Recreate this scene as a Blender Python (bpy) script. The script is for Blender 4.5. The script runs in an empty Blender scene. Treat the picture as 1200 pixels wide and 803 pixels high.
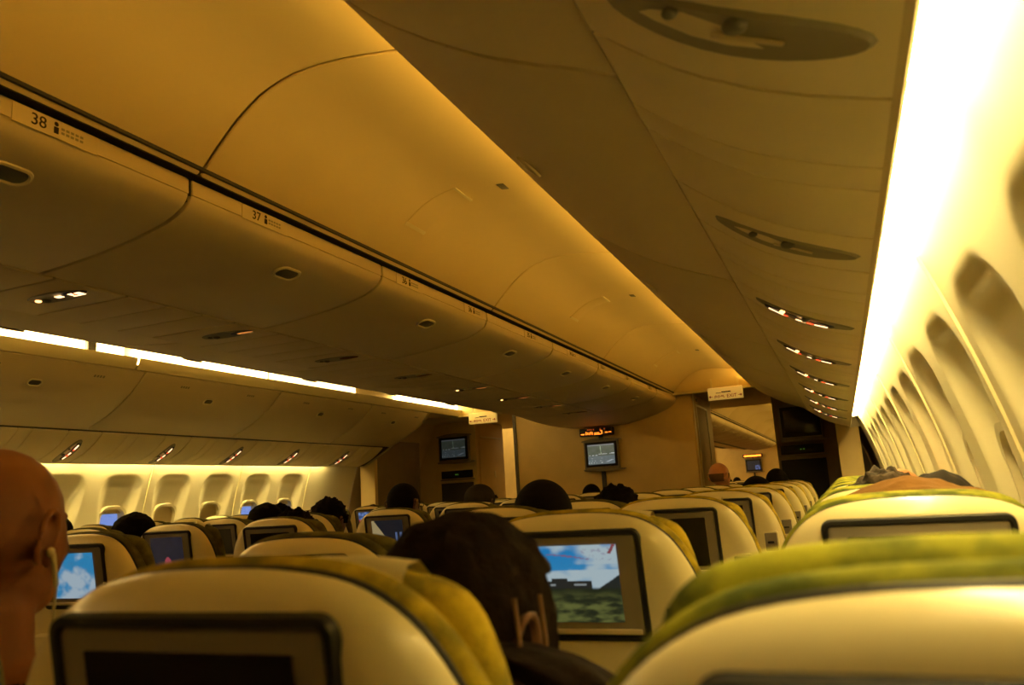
import bpy, bmesh, math, random
import numpy as np
from mathutils import Vector, Matrix, noise

SC = bpy.context.scene
COL = SC.collection
random.seed(7)

# ------------------------------------------------------------------ camera, world, exposure
CX, CZ = 2.56, 1.22                       # camera stands here (y = 0); cabin centre line is x = 0
YAW, PITCH, ROLL, FPX = 0.38501576, 0.19031924, 0.12383596, 915.0
def camera_axes():
    cy, sy = math.cos(YAW), math.sin(YAW)
    fwd = Vector((-sy*math.cos(PITCH), cy*math.cos(PITCH), math.sin(PITCH)))
    r0 = Vector((cy, sy, 0)); u0 = r0.cross(fwd)
    r = r0*math.cos(ROLL/2) - u0*math.sin(ROLL/2)
    r = r0*math.cos(ROLL/2) - u0*math.sin(ROLL/2)
    return r, r.cross(fwd), fwd
cam_data = bpy.data.cameras.new('camera'); cam = bpy.data.objects.new('camera', cam_data); COL.objects.link(cam)
_r, _u, _f = camera_axes()
cam.matrix_world = Matrix(((_r.x, _u.x, -_f.x, CX), (_r.y, _u.y, -_f.y, 0.0), (_r.z, _u.z, -_f.z, CZ), (0, 0, 0, 1)))
cam_data.sensor_width = 23.6; cam_data.lens = FPX/1200*23.6
cam_data.clip_start = 0.02; cam_data.clip_end = 200
cam_data.dof.use_dof = True; cam_data.dof.focus_distance = 4.0; cam_data.dof.aperture_fstop = 4.0
SC.camera = cam
world = bpy.data.worlds.new('dusk_sky'); SC.world = world; world.use_nodes = True
bg = world.node_tree.nodes['Background']; bg.inputs['Color'].default_value = (0.30, 0.45, 1.0, 1); bg.inputs['Strength'].default_value = 0.7
SC.view_settings.view_transform = 'Standard'; SC.view_settings.look = 'None'
SC.view_settings.gamma = 1.0; SC.view_settings.use_curve_mapping = False
SC.view_settings.exposure = 0.0
LAMP = (1.0, 0.75, 0.27)                  # colour of the cabin's dimmed lamps
WASH_POWER, COVE_POWER, COVE_POWER_RIGHT = 72.0, 16.0, 15.5

# ------------------------------------------------------------------ helpers
MATS = {}
def mat(name, col, rough=0.5, spec=0.4, var=0.0, scale=8.0, col2=None, emit=None, power=0.0, metal=0.0, bump=0.0, bscale=200.0, coat=0.0):
    m = bpy.data.materials.new(name); m.use_nodes = True
    nt = m.node_tree; b = nt.nodes['Principled BSDF']
    b.inputs['Base Color'].default_value = (*col, 1); b.inputs['Roughness'].default_value = rough
    b.inputs['Specular IOR Level'].default_value = spec; b.inputs['Metallic'].default_value = metal
    b.inputs['Coat Weight'].default_value = coat
    if var or col2:
        tc = nt.nodes.new('ShaderNodeTexCoord'); n = nt.nodes.new('ShaderNodeTexNoise'); r = nt.nodes.new('ShaderNodeValToRGB')
        n.inputs['Scale'].default_value = scale; n.inputs['Detail'].default_value = 4
        c2 = col2 or tuple(min(1, c*(1-var)) for c in col)
        r.color_ramp.elements[0].position = 0.38; r.color_ramp.elements[1].position = 0.62
        r.color_ramp.elements[0].color = (*c2, 1); r.color_ramp.elements[1].color = (*col, 1)
        nt.links.new(tc.outputs['Object'], n.inputs['Vector']); nt.links.new(n.outputs['Fac'], r.inputs['Fac'])
        nt.links.new(r.outputs['Color'], b.inputs['Base Color'])
    if bump:
        n2 = nt.nodes.new('ShaderNodeTexNoise'); n2.inputs['Scale'].default_value = bscale
        bp = nt.nodes.new('ShaderNodeBump'); bp.inputs['Strength'].default_value = bump; bp.inputs['Distance'].default_value = 0.002
        tc2 = nt.nodes.new('ShaderNodeTexCoord'); nt.links.new(tc2.outputs['Object'], n2.inputs['Vector'])
        nt.links.new(n2.outputs['Fac'], bp.inputs['Height']); nt.links.new(bp.outputs['Normal'], b.inputs['Normal'])
    if emit:
        b.inputs['Emission Color'].default_value = (*emit, 1); b.inputs['Emission Strength'].default_value = power
    MATS[name] = m
    return m
def attr_mat(name, power):
    m = bpy.data.materials.new(name); m.use_nodes = True; nt = m.node_tree; b = nt.nodes['Principled BSDF']
    a = nt.nodes.new('ShaderNodeVertexColor'); a.layer_name = 'Col'
    b.inputs['Base Color'].default_value = (.01, .01, .012, 1); b.inputs['Roughness'].default_value = .25
    nt.links.new(a.outputs['Color'], b.inputs['Emission Color']); b.inputs['Emission Strength'].default_value = power
    return m

PLASTIC = mat('cream_plastic', (.82, .72, .42), .42, .4, var=.03, scale=3)
BINP = mat('bin_plastic', (.72, .60, .36), .5, .35, var=.03, scale=2)
CEIL = mat('ceiling_panel_plastic', (.78, .63, .32), .6, .25, var=.03, scale=2)
WALLP = mat('sidewall_plastic', (.82, .74, .50), .5, .3, var=.02, scale=3)
PSUP = mat('service_panel_plastic', (.68, .56, .34), .5, .35, var=.03, scale=4)
WPSU = mat('window_side_panel_lit_plastic', (.84, .72, .46), .5, .35, var=.03, scale=4)  # paler copy of the service panel plastic, with lamp glow put into the colour
PARTM = mat('partition_laminate', (.76, .56, .24), .6, .25, var=.06, scale=5)
DARKP = mat('dark_grey_plastic', (.045, .042, .04), .5, .3)
BLACKP = mat('black_trim', (.012, .011, .011), .6, .3)
GREYP = mat('warm_grey_bezel', (.22, .185, .14), .45, .4)
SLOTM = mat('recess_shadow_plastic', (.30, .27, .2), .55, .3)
HANDLE = mat('latch_grey', (.13, .12, .10), .4, .4)
DULL = mat('shaded_laminate', (.30, .22, .12), .6, .2, var=.1)  # darker laminate; shade of the unlit door zone is put into the colour
SHELL = mat('seat_shell_plastic', (.86, .74, .42), .32, .5, var=.02, scale=5, coat=.15)
FAB_Y = mat('golden_patterned_fabric', (.55, .40, .03), .9, .1, col2=(.20, .16, .02), scale=26, bump=.5, bscale=350)
FAB_G = mat('green_patterned_fabric', (.36, .35, .03), .9, .1, col2=(.08, .10, .02), scale=20, bump=.5, bscale=350)
FAB_O = mat('olive_patterned_fabric', (.17, .15, .05), .9, .1, col2=(.085, .075, .03), scale=24, bump=.5, bscale=350)
LINEN = mat('cream_linen', (.80, .70, .42), .9, .1, var=.05, scale=30, bump=.4)
CARPET = mat('brown_carpet', (.09, .06, .04), .95, .05, var=.3, scale=60, bump=.6)
GLASSB = mat('screen_glass_off', (.012, .011, .012), .18, .5)
TUBE = mat('lamp_diffuser_wash', (.9, .9, .85), .4, .3, emit=LAMP, power=WASH_POWER)
COVE = mat('lamp_diffuser_cove', (.9, .9, .85), .4, .3, emit=(1, .72, .26), power=COVE_POWER)
COVED = mat('lamp_diffuser_cove_dim', (.9, .9, .85), .4, .3, emit=(1, .72, .26), power=COVE_POWER*.35)
COVER_R = mat('lamp_diffuser_cove_right', (.9, .9, .85), .4, .3, emit=(1, .60, .11), power=COVE_POWER_RIGHT)
AMBER = mat('amber_sign_glow', (.6, .2, .05), .4, .3, emit=(1, .20, .015), power=4.0)
WARMDOT = mat('reading_lens_glow', (.8, .5, .3), .4, .3, emit=(1, .5, .15), power=4.0)
SIGNW = mat('sign_white_glow', (.8, .7, .5), .4, .3, emit=(1, .62, .32), power=2.6)
SIGNR = mat('sign_red_glow', (.7, .05, .02), .4, .3, emit=(1, .07, .02), power=2.2)
LEDG = mat('green_led', (.1, .6, .1), .4, .3, emit=(.3, 1, .1), power=1.5)
INK = mat('dark_print', (.035, .025, .02), .7, .1)
REDINK = mat('red_print', (.35, .02, .01), .7, .1)
SIGNB = mat('exit_sign_face', (.80, .68, .38), .5, .3, emit=(1, .62, .14), power=.25)
SKIN_T = mat('tan_skin', (.44, .17, .065), .5, .35, var=.1, scale=12)
SKIN_D = mat('dark_brown_skin', (.13, .055, .028), .45, .4, var=.1, scale=12)
SKIN_P = mat('ruddy_skin', (.60, .24, .12), .5, .35, var=.1, scale=12)
HAIR_B = mat('black_hair', (.008, .006, .005), .85, .08, var=.4, scale=60, bump=.8, bscale=120)
HAIR_D = mat('dark_brown_hair', (.013, .007, .004), .85, .08, var=.5, scale=60, bump=.8, bscale=120)
HAIR_G = mat('greying_hair', (.07, .05, .035), .8, .1, col2=(.02, .015, .01), scale=40, bump=.8, bscale=120)
CLOTH_K = mat('dark_cloth', (.03, .025, .022), .9, .1, var=.2, scale=20, bump=.4)
CLOTH_B = mat('brown_cloth', (.16, .078, .022), .9, .1, var=.15, scale=14, bump=.4)
CLOTH_N = mat('navy_cloth', (.02, .03, .06), .9, .1, var=.2, scale=20, bump=.4)
CLOTH_W = mat('pale_cloth', (.55, .48, .34), .9, .1, var=.1, scale=20, bump=.4)
SCREENLIT = attr_mat('lit_screen', 1.0)
GLASS = mat('window_glass', (.9, .93, 1), .03, .5); GLASS.node_tree.nodes['Principled BSDF'].inputs['Transmission Weight'].default_value = 1.0

def link_mesh(name, me, parent=None, loc=None):
    o = bpy.data.objects.new(name, me); COL.objects.link(o)
    if parent is not None: o.parent = parent
    if loc is not None: o.location = loc
    return o
def mesh(verts, faces, material=None, smooth=40, idx=None, mats=None):
    me = bpy.data.meshes.new('m'); me.from_pydata([tuple(v) for v in verts], [], faces); me.validate(); me.update()
    bm = bmesh.new(); bm.from_mesh(me); bmesh.ops.recalc_face_normals(bm, faces=bm.faces); bm.to_mesh(me); bm.free()
    for m in (mats or ([material] if material else [])): me.materials.append(m)
    if smooth:
        me.shade_smooth(); me.set_sharp_from_angle(angle=math.radians(smooth))
    return me
def add(name, verts, faces, material, parent=None, smooth=40): return link_mesh(name, mesh(verts, faces, material, smooth), parent)
def tag(o, label=None, cat=None, group=None, kind=None):
    if label: o['label'] = label
    if cat: o['category'] = cat
    if group: o['group'] = group
    if kind: o['kind'] = kind
    return o
def struct(o): o['kind'] = 'structure'; return o
def empty(name, loc=(0, 0, 0), rz=0):
    o = bpy.data.objects.new(name, None); COL.objects.link(o); o.location = loc; o.rotation_euler.z = rz
    o.empty_display_size = .05
    return o
def copy_tree(o, parent=None):
    c = o.copy(); COL.objects.link(c)
    if parent is not None: c.parent = parent
    for ch in list(o.children): copy_tree(ch, c)
    return c
class MB:                                    # collects shapes for one mesh
    def __init__(s): s.v = []; s.f = []
    def add(s, vs, fs):
        n = len(s.v); s.v += [tuple(v) for v in vs]; s.f += [tuple(i+n for i in f) for f in fs]; return s
    def box(s, x0, x1, y0, y1, z0, z1, T=None):
        vs = [Vector((x, y, z)) for z in (z0, z1) for y in (y0, y1) for x in (x0, x1)]
        if T: vs = [T(v) for v in vs]
        return s.add(vs, [(0, 2, 3, 1), (4, 5, 7, 6), (0, 1, 5, 4), (1, 3, 7, 5), (3, 2, 6, 7), (2, 0, 4, 6)])
    def rbox(s, x0, x1, y0, y1, z0, z1, r=.01, seg=3, T=None):
        bm = bmesh.new(); bmesh.ops.create_cube(bm, size=1)
        for v in bm.verts: v.co = Vector(((x0+x1)/2+v.co.x*(x1-x0), (y0+y1)/2+v.co.y*(y1-y0), (z0+z1)/2+v.co.z*(z1-z0)))
        bmesh.ops.bevel(bm, geom=bm.edges[:], offset=r, segments=seg, profile=.5, affect='EDGES')
        bm.verts.index_update(); vs = [T(v.co) if T else v.co.copy() for v in bm.verts]; fs = [[v.index for v in f.verts] for f in bm.faces]; bm.free()
        return s.add(vs, fs)
    def prism(s, pts, d0, d1, T, rings=None):
        """closed outline pts (a,b) swept along d; T maps (a,b,d) to 3-D; rings: list of (inset, d) lofted instead"""
        n = len(pts); rings = rings or [(0, d0), (0, d1)]; vs = []
        for ins, d in rings:
            for a, b in inset(pts, ins): vs.append(T(a, b, d))
        fs = [(k*n+i, k*n+(i+1) % n, (k+1)*n+(i+1) % n, (k+1)*n+i) for k in range(len(rings)-1) for i in range(n)]
        fs += [tuple(range(n))[::-1], tuple(range((len(rings)-1)*n, len(rings)*n))]
        return s.add(vs, fs)
    def tube(s, p0, p1, r0, r1=None, seg=12):
        r1 = r0 if r1 is None else r1; p0, p1 = Vector(p0), Vector(p1); d = (p1-p0).normalized(); a = d.orthogonal().normalized(); b = d.cross(a)
        vs = [p+(a*math.cos(t)+b*math.sin(t))*r for p, r in ((p0, r0), (p1, r1)) for t in [2*math.pi*i/seg for i in range(seg)]]
        fs = [(i, (i+1) % seg, seg+(i+1) % seg, seg+i) for i in range(seg)]+[tuple(range(seg))[::-1], tuple(range(seg, 2*seg))]
        return s.add(vs, fs)
    def ball(s, c, r, nu=16, nv=10, F=None):
        vs = []; fs = []
        for j in range(nv+1):
            for i in range(nu):
                ph = math.pi*j/nv; th = 2*math.pi*i/nu
                v = Vector((math.sin(ph)*math.cos(th), math.sin(ph)*math.sin(th), math.cos(ph)))
                k = F(v) if F else 1.0
                vs.append(Vector((c[0]+v.x*r[0]*k, c[1]+v.y*r[1]*k, c[2]+v.z*r[2]*k)))
        fs = [(j*nu+i, j*nu+(i+1) % nu, (j+1)*nu+(i+1) % nu, (j+1)*nu+i) for j in range(nv) for i in range(nu)]
        return s.add(vs, fs)
    def build(s, name, m, parent=None, smooth=40): return link_mesh(name, s.mesh(m, smooth), parent)
    def mesh(s, m, smooth=40):
        me = bpy.data.meshes.new('m'); me.from_pydata(s.v, [], s.f)
        bm = bmesh.new(); bm.from_mesh(me); bmesh.ops.remove_doubles(bm, verts=bm.verts, dist=1e-6)
        bmesh.ops.recalc_face_normals(bm, faces=bm.faces); bm.to_mesh(me); bm.free(); me.materials.append(m)
        if smooth: me.shade_smooth(); me.set_sharp_from_angle(angle=math.radians(smooth))
        return me
def inset(pts, d):
    if abs(d) < 1e-9: return pts
    n = len(pts); A = sum(pts[i][0]*pts[(i+1) % n][1]-pts[(i+1) % n][0]*pts[i][1] for i in range(n)); sg = 1 if A > 0 else -1
    out = []
    for i in range(n):
        p, q, r = pts[i-1], pts[i], pts[(i+1) % n]
        def nrm(a, b):
            dx, dy = b[0]-a[0], b[1]-a[1]; l = math.hypot(dx, dy) or 1e-9; return (-dy/l*sg, dx/l*sg)
        n1, n2 = nrm(p, q), nrm(q, r); mx, my = n1[0]+n2[0], n1[1]+n2[1]; l = math.hypot(mx, my) or 1e-9
        k = d/max(.5, (mx*n1[0]+my*n1[1])/l)
        out.append((q[0]+mx/l*k, q[1]+my/l*k))
    return out
def rrect(x0, x1, y0, y1, r, seg=6):
    out = []
    for cx, cy, a0 in ((x1-r, y1-r, 0), (x0+r, y1-r, 90), (x0+r, y0+r, 180), (x1-r, y0+r, 270)):
        for i in range(seg+1):
            a = math.radians(a0+90*i/seg); out.append((cx+r*math.cos(a), cy+r*math.sin(a)))
    return out
def ellipse(cx, cy, rx, ry, n=28): return [(cx+rx*math.cos(2*math.pi*i/n), cy+ry*math.sin(2*math.pi*i/n)) for i in range(n)]
def catmull(P, k=5):
    out = []
    for i in range(len(P)-1):
        p0, p1, p2, p3 = P[max(i-1, 0)], P[i], P[i+1], P[min(i+2, len(P)-1)]
        for j in range(k):
            t = j/k
            out.append(tuple(.5*((2*b)+(-a+c)*t+(2*a-5*b+4*c-d)*t*t+(-a+3*b-3*c+d)*t**3) for a, b, c, d in zip(p0, p1, p2, p3)))
    out.append(tuple(P[-1])); return out
def sheet(curve, y0, y1, thick, material, name, parent=None, s=1, ends=.006):
    """open profile curve [(w,z)] given thickness on its outer side, extruded along y with softly rounded ends; s mirrors it"""
    n = len(curve); back = []
    for i, (w, z) in enumerate(curve):
        a = curve[max(i-1, 0)]; b = curve[min(i+1, n-1)]; dx, dz = b[0]-a[0], b[1]-a[1]; l = math.hypot(dx, dz) or 1
        back.append((w-dz/l*thick, z+dx/l*thick))
    pts = list(curve)+back[::-1]; mb = MB()
    mb.prism(pts, y0, y1, lambda a, b, d: Vector((s*a, d, b)), rings=[(ends, y0), (ends*.3, y0+ends*.3), (0, y0+ends), (0, y1-ends), (ends*.3, y1-ends*.3), (ends, y1)])
    return mb.build(name, material, parent)
def text_part(name, txt, size, M, material, parent, extrude=.0006, align='LEFT'):
    c = bpy.data.curves.new('t', 'FONT'); c.body = txt; c.size = size; c.extrude = extrude; c.align_x = align
    o = bpy.data.objects.new('t', c); COL.objects.link(o)
    dg = bpy.context.evaluated_depsgraph_get(); me = bpy.data.meshes.new_from_object(o.evaluated_get(dg))
    bpy.data.objects.remove(o); me.transform(M); me.materials.clear(); me.materials.append(material)
    return link_mesh(name, me, parent)
def frame3(origin, ax, ay):                 # matrix whose local x,y,z run along ax, ay, ax×ay
    ax, ay = Vector(ax).normalized(), Vector(ay).normalized(); az = ax.cross(ay)
    return Matrix(((ax.x, ay.x, az.x, origin[0]), (ax.y, ay.y, az.y, origin[1]), (ax.z, ay.z, az.z, origin[2]), (0, 0, 0, 1)))

ORD = ['nearest', 'second', 'third', 'fourth', 'fifth', 'sixth', 'seventh', 'eighth', 'ninth', 'tenth', 'eleventh', 'twelfth', 'thirteenth', 'fourteenth']

# ------------------------------------------------------------------ the room
Y0, Y1 = -1.6, 27.0
struct(MB().box(-3.1, 3.1, Y0, Y1, -.08, 0).build('floor', CARPET, smooth=0))
struct(MB().box(-3.1, 3.1, Y0-.1, Y0, -.08, 2.7).build('wall_back_seal', WALLP, smooth=0))  # unseen closing wall, added to keep sky light from leaking in behind the camera
struct(MB().box(-3.1, 3.1, Y1, Y1+.1, -.08, 2.7).build('wall_front', PARTM, smooth=0))
struct(MB().box(-3.2, 3.2, Y0-.1, Y1+.1, 2.62, 2.7).build('ceiling', CEIL, smooth=0))     # crown above the panels

WALLC = [(2.62, 0), (2.80, .25), (2.90, .6), (2.925, .9), (2.91, 1.1), (2.872, 1.3), (2.80, 1.55), (2.745, 1.70), (2.665, 1.9), (2.55, 2.15), (2.40, 2.45), (2.30, 2.63)]
def wall_w(z):
    for (w0, z0), (w1, z1) in zip(WALLC, WALLC[1:]):
        if z0 <= z <= z1:
            return w0+(w1-w0)*(z-z0)/(z1-z0)
    return WALLC[-1][0]
WW = [wall_w(i*.01) for i in range(270)]
WS = np.convolve(np.pad(WW, 12, mode='edge'), np.ones(25)/25, mode='valid')
def wall_s(z): return float(np.interp(z, np.arange(len(WS))*.01, WS))
def sst(a, b, x): t = min(1, max(0, (x-a)/(b-a))); return t*t*(3-2*t)
def rr_sd(dy, z, hw, zb, zt, r):            # positive inside a rounded rectangle
    qx = abs(dy)-(hw-r); qz = abs(z-(zb+zt)/2)-((zt-zb)/2-r)
    return -(math.hypot(max(qx, 0), max(qz, 0))+min(max(qx, qz), 0)-r)
WIN0, WP = .447, .533
WINS = [WIN0+WP*k for k in range(13)]       # window centres, both walls
PANE = (.125, 1.30, .94)                    # half width, top, bottom
def recess(y, z):
    k = round((y-WIN0)/WP)
    if not 0 <= k <= 12: return 0.0
    dy = y-(WIN0+WP*k)
    flare = .198-.035*sst(1.45, 1.1, z)
    sd = rr_sd(dy, z, flare, .80, 1.558, .12)
    if sd <= 0: return 0.0
    return .009*sst(0, .022, sd)+.052*min(1, max(0, (1.565-z)/.27))*sst(0, .10, sd)
def side_wall(s, name, ya, yb):
    ys = list(np.arange(ya, min(yb, 7.1), .0135))+([yb] if yb <= 7.1 else list(np.arange(7.1, yb, .3))+[yb])
    zs = list(np.arange(0, .78, .13))+list(np.arange(.78, 1.60, .0135))+list(np.arange(1.62, 2.64, .05))
    vs = []; fs = []; nz = len(zs)
    for y in ys:
        for z in zs: vs.append((s*(wall_s(z)+recess(y, z)), y, z))
    for i in range(len(ys)-1):
        for j in range(nz-1):
            yc, zc = (ys[i]+ys[i+1])/2, (zs[j]+zs[j+1])/2; k = round((yc-WIN0)/WP)
            if 0 <= k <= 12 and rr_sd(yc-(WIN0+WP*k), zc, PANE[0], PANE[2], PANE[1], .09) > .006: continue
            fs.append((i*nz+j, (i+1)*nz+j, (i+1)*nz+j+1, i*nz+j+1))
    return struct(add(name, vs, fs, WALLP, smooth=60))
side_wall(1, 'wall_right', Y0, 8.0); side_wall(-1, 'wall_left', Y0, 8.0)
for s, nm in ((1, 'wall_right'), (-1, 'wall_left')):
    vs = []; fs = []; zs = np.arange(0, 2.65, .1)
    for y in (8.0, Y1):
        for z in zs: vs.append((s*wall_s(float(z)), y, float(z)))
    n = len(zs); fs = [(j, n+j, n+j+1, j+1) for j in range(n-1)]
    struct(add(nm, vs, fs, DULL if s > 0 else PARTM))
# windows: frame ring, pane, shade
SHADE_UP = {(-1, 8): 1.252, (-1, 11): 1.252, (-1, 12): 1.252}
for s in (1, -1):
    for k, yc in enumerate(WINS):
        if s < 0 and k < 5: continue
        T = lambda a, b, d, yc=yc, s=s: Vector((s*(wall_s(b)+.062+d), yc+a, b))
        out = rrect(-PANE[0]-.006, PANE[0]+.006, PANE[2]-.006, PANE[1]+.006, .095, 8)
        mb = MB(); n = len(out); inn = inset(out, .016)
        vs = [T(a, b, -.032) for a, b in inset(out, -.004)]+[T(a, b, -.030) for a, b in inn]+[T(a, b, .05) for a, b in inn]+[T(a, b, .05) for a, b in inset(out, -.03)]+[T(a, b, .0) for a, b in inset(out, -.012)]
        fs = [(q*n+i, q*n+(i+1) % n, ((q+1) % 5)*n+(i+1) % n, ((q+1) % 5)*n+i) for q in range(5) for i in range(n)]
        fr = struct(add('window_%d' % (k+1+(13 if s < 0 else 0)), vs, fs, WALLP))
        MB().prism(rrect(-.14, .14, .92, 1.32, .1), 0, 0, T, rings=[(0, .052), (0, .056)]).build('pane', GLASS, fr)
        lo = SHADE_UP.get((s, k), .925)
        sh = [(a, max(b, lo)) for a, b in inset(out, .010)]
        MB().prism(rrect(-.128, .128, lo, 1.31, .02 if lo > 1.2 else .07), 0, 0, T, rings=[(0, .012), (0, .018)]).build('window_shade', PSUP, fr)
        MB().prism(rrect(-.05, .05, lo+.004, lo+.014, .004), 0, 0, T, rings=[(0, .004), (0, .013)]).build('shade_lip', WALLP, fr)
# bead strips covering the joints of the sidewall panels (every second window)
for s in (1, -1):
    for q in range(7):
        yb = .713+1.066*q
        if s < 0 and yb < 3.5: continue
        zs = np.arange(.3, 1.66, .05); vs = []; fs = []
        for z in zs:
            w = wall_s(float(z))
            for dy, dw in ((-.009, .002), (-.006, -.006), (.006, -.006), (.009, .002)): vs.append((s*(w+dw), yb+dy, float(z)))
        for i in range(len(zs)-1):
            for j in range(3): fs.append((i*4+j, i*4+j+1, i*4+4+j+1, i*4+4+j))
        struct(add('trim_%d' % (q+1+(7 if s < 0 else 0)), vs, fs, PLASTIC))

# ---- overhead cross-section curves (w from centre line, z)
Z = lambda u: 1.22+u
CDOOR = catmull([(.872, Z(.932)), (.868, Z(.918)), (.850, Z(.895)), (.80, Z(.868)), (.735, Z(.848)), (.64, Z(.829)), (.5, Z(.810)), (.35, Z(.797)), (.245, Z(.791))], 4)
CSTRIP = [(.868, Z(.982)), (.874, Z(.976)), (.876, Z(.932))]
ODOOR = catmull([(1.775, Z(.970)), (1.79, Z(.955)), (1.835, Z(.905)), (1.90, Z(.845)), (2.00, Z(.775)), (2.09, Z(.722)), (2.18, Z(.680)), (2.26, Z(.648)), (2.316, Z(.622))], 4)
ACEIL = catmull([(.905, Z(.985)), (.94, Z(1.02)), (1.00, Z(1.082)), (1.07, Z(1.142)), (1.15, Z(1.190)), (1.25, Z(1.218)), (1.36, Z(1.222)), (1.47, Z(1.212)), (1.58, Z(1.196)), (1.70, Z(1.176)), (1.80, Z(1.155))], 4)
PA, PB = Vector((2.322, 0, Z(.606))), Vector((2.672, 0, Z(.412)))
def psu_T(s):                              # (t along the panel outboard, y, depth below the surface)
    d = (PB-PA).normalized(); nrm = Vector((-.485, 0, -.875))
    nrm = Vector((d.z, 0, -d.x)).normalized()
    if nrm.z > 0: nrm = -nrm
    def f(t, y, dep):
        dep = dep+.028*math.sin(math.pi*min(1, max(0, t/.40)))
        return Vector((s*(PA.x+d.x*t+nrm.x*dep), y, PA.z+d.z*t+nrm.z*dep))
    return f
PLEN = (PB-PA).length

def latch(parent, T, y, w=.085, h=.045):
    """recessed oval latch: raised cream rim around a dark cup with a paddle"""
    out = rrect(y-w/2, y+w/2, -h/2, h/2, h*.48, 6); n = len(out)
    vs = []
    for ins, d in ((-.008, 0.0), (-.006, .006), (.001, .008), (.006, .001)): vs += [T(a, b, d) for a, b in inset(out, ins)]
    fs = [(k*n+i, k*n+(i+1) % n, (k+1)*n+(i+1) % n, (k+1)*n+i) for k in range(3) for i in range(n)]
    a = add('latch', vs, fs, PLASTIC, parent)
    MB().prism(inset(out, .002), 0, 0, T, rings=[(0, .0015), (.004, .0035)]).build('latch_paddle', HANDLE, a)

# ---- centre bins (back to back), one thing per door
CSEAM = [-.449+1.0667*k for k in range(9)]
def cdoor_T(s, wc, zc):                    # local (y, up, out) on the door at its latch
    up = Vector((s*.94, 0, .33)).normalized(); nn = Vector((s*.33, 0, -.94)).normalized()
    return lambda y, b, d: Vector((s*wc, y, zc))+up*b+nn*d
def centre_bin(s, y0, y1, k, far=False):
    side = 'right' if s > 0 else 'left'
    t = empty('overhead_bin', (0, (y0+y1)/2, 0)); m = -(y0+y1)/2; g = .006
    sheet(CDOOR, y0+m+g, y1+m-g, -.02 if s > 0 else -.02, BINP, 'door', t, s)
    sheet(CSTRIP, y0+m+g, y1+m-g, -.012, BINP, 'label_strip', t, s)
    latch(t, cdoor_T(s, .752, Z(.8525)), .06, .11, .06)
    cs = MB().box(-.02, .60, y0+m+.001, y1+m-.001, Z(.845), Z(.855), T=lambda v: Vector((s*v.x, v.y, v.z)))
    cs.box(.80, .855, y0+m+.001, y1+m-.001, Z(.915), Z(.985), T=lambda v: Vector((s*v.x, v.y, v.z)))
    cs.box(.58, .78, y0+m+.001, y1+m-.001, Z(.885), Z(.92), T=lambda v: Vector((s*v.x, v.y, v.z)))
    cs.build('dark_backing', DARKP, t, smooth=0)  # dark sheets added behind the door so its seams read as shaded gaps
    return t
cb_names = {}
for s in (1, -1):
    for k in range(8):
        y0, y1 = CSEAM[k], CSEAM[k+1]
        if s < 0 and k < 0: continue
        t = centre_bin(s, y0, y1, k)
        tag(t, ('cream centre overhead bin, aisle side, %s from the camera' if s > 0 else 'cream centre overhead bin on the far side of the middle row, %s from the camera') % ORD[k], 'overhead bin', 'centre overhead bins')
        cb_names[(s, k)] = t
def bin_label(t, y, txt, s=1, w=.877, z=Z(.953), faded=True):
    ym = y-t.location.y
    p = MB().box(w-.001, w+.0015, ym-.09, ym+.14, z-.026, z+.022).build('row_label_plate', BINP, t, smooth=0)
    M = frame3((w+.002, ym-.045, z-.014), (0, 1, 0), (0, 0, 1)); text_part('row_number', txt, .042, M, INK, p)
    f = MB(); f.ball((w+.002, ym+.022, z+.011), (.001, .006, .006)); f.box(w+.0015, w+.003, ym+.016, ym+.028, z-.014, z+.003)
    f.build('person_symbol', INK, p)
    l = MB()
    for q in range(5):
        for rr in range(2): l.box(w+.0015, w+.002, ym+.036+q*.013, ym+.045+q*.013, z-.010+rr*.011, z-.004+rr*.011)
    l.build('seat_letters', SLOTM, p, smooth=0)
for k, y, txt in ((1, 1.22, '38'), (2, 1.99, '37'), (3, 2.95, '36'), (3, 3.62, '36'), (4, 4.45, '35'), (5, 5.27, '34'), (6, 6.05, '33'), (6, 6.85, '33'), (7, 7.75, '32')):
    bin_label(cb_names[(1, k)], y, txt)
# rounded end of the bin run that dies into the bulkhead
def end_cap(y0, y1, name='overhead_bin'):
    prof = [(.876, Z(.978)), (.876, Z(.935))]+CDOOR[::2]; full = prof+[(-w, z) for w, z in prof[::-1]]
    n = len(full); vs = []; K = 8
    for q in range(K+1):
        y = y0+(y1-y0)*q/K; f = q/K
        for w, z in full:
            lift = -.095*sst(0, 1, f)*(1-(w/.9)**2)
            vs.append((w*(1+.05*f), y, z+(lift if z < Z(.93) else 0)))
    fs = [(q*n+i, q*n+i+1, (q+1)*n+i+1, (q+1)*n+i) for q in range(K) for i in range(n-1)]
    return add(name, vs, fs, BINP)
tag(end_cap(8.09, 8.9), 'curved cream end piece of the centre bins meeting the bulkhead', 'overhead bin end')
# far cabin beyond the bulkhead
for k in range(12):
    t = centre_bin(1, 11.2+1.0667*k, 11.2+1.0667*(k+1), 0)
    tag(t, 'cream centre overhead bin in the next cabin, %s beyond the bulkhead' % ORD[k], 'overhead bin', 'centre overhead bins of the next cabin')
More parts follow.
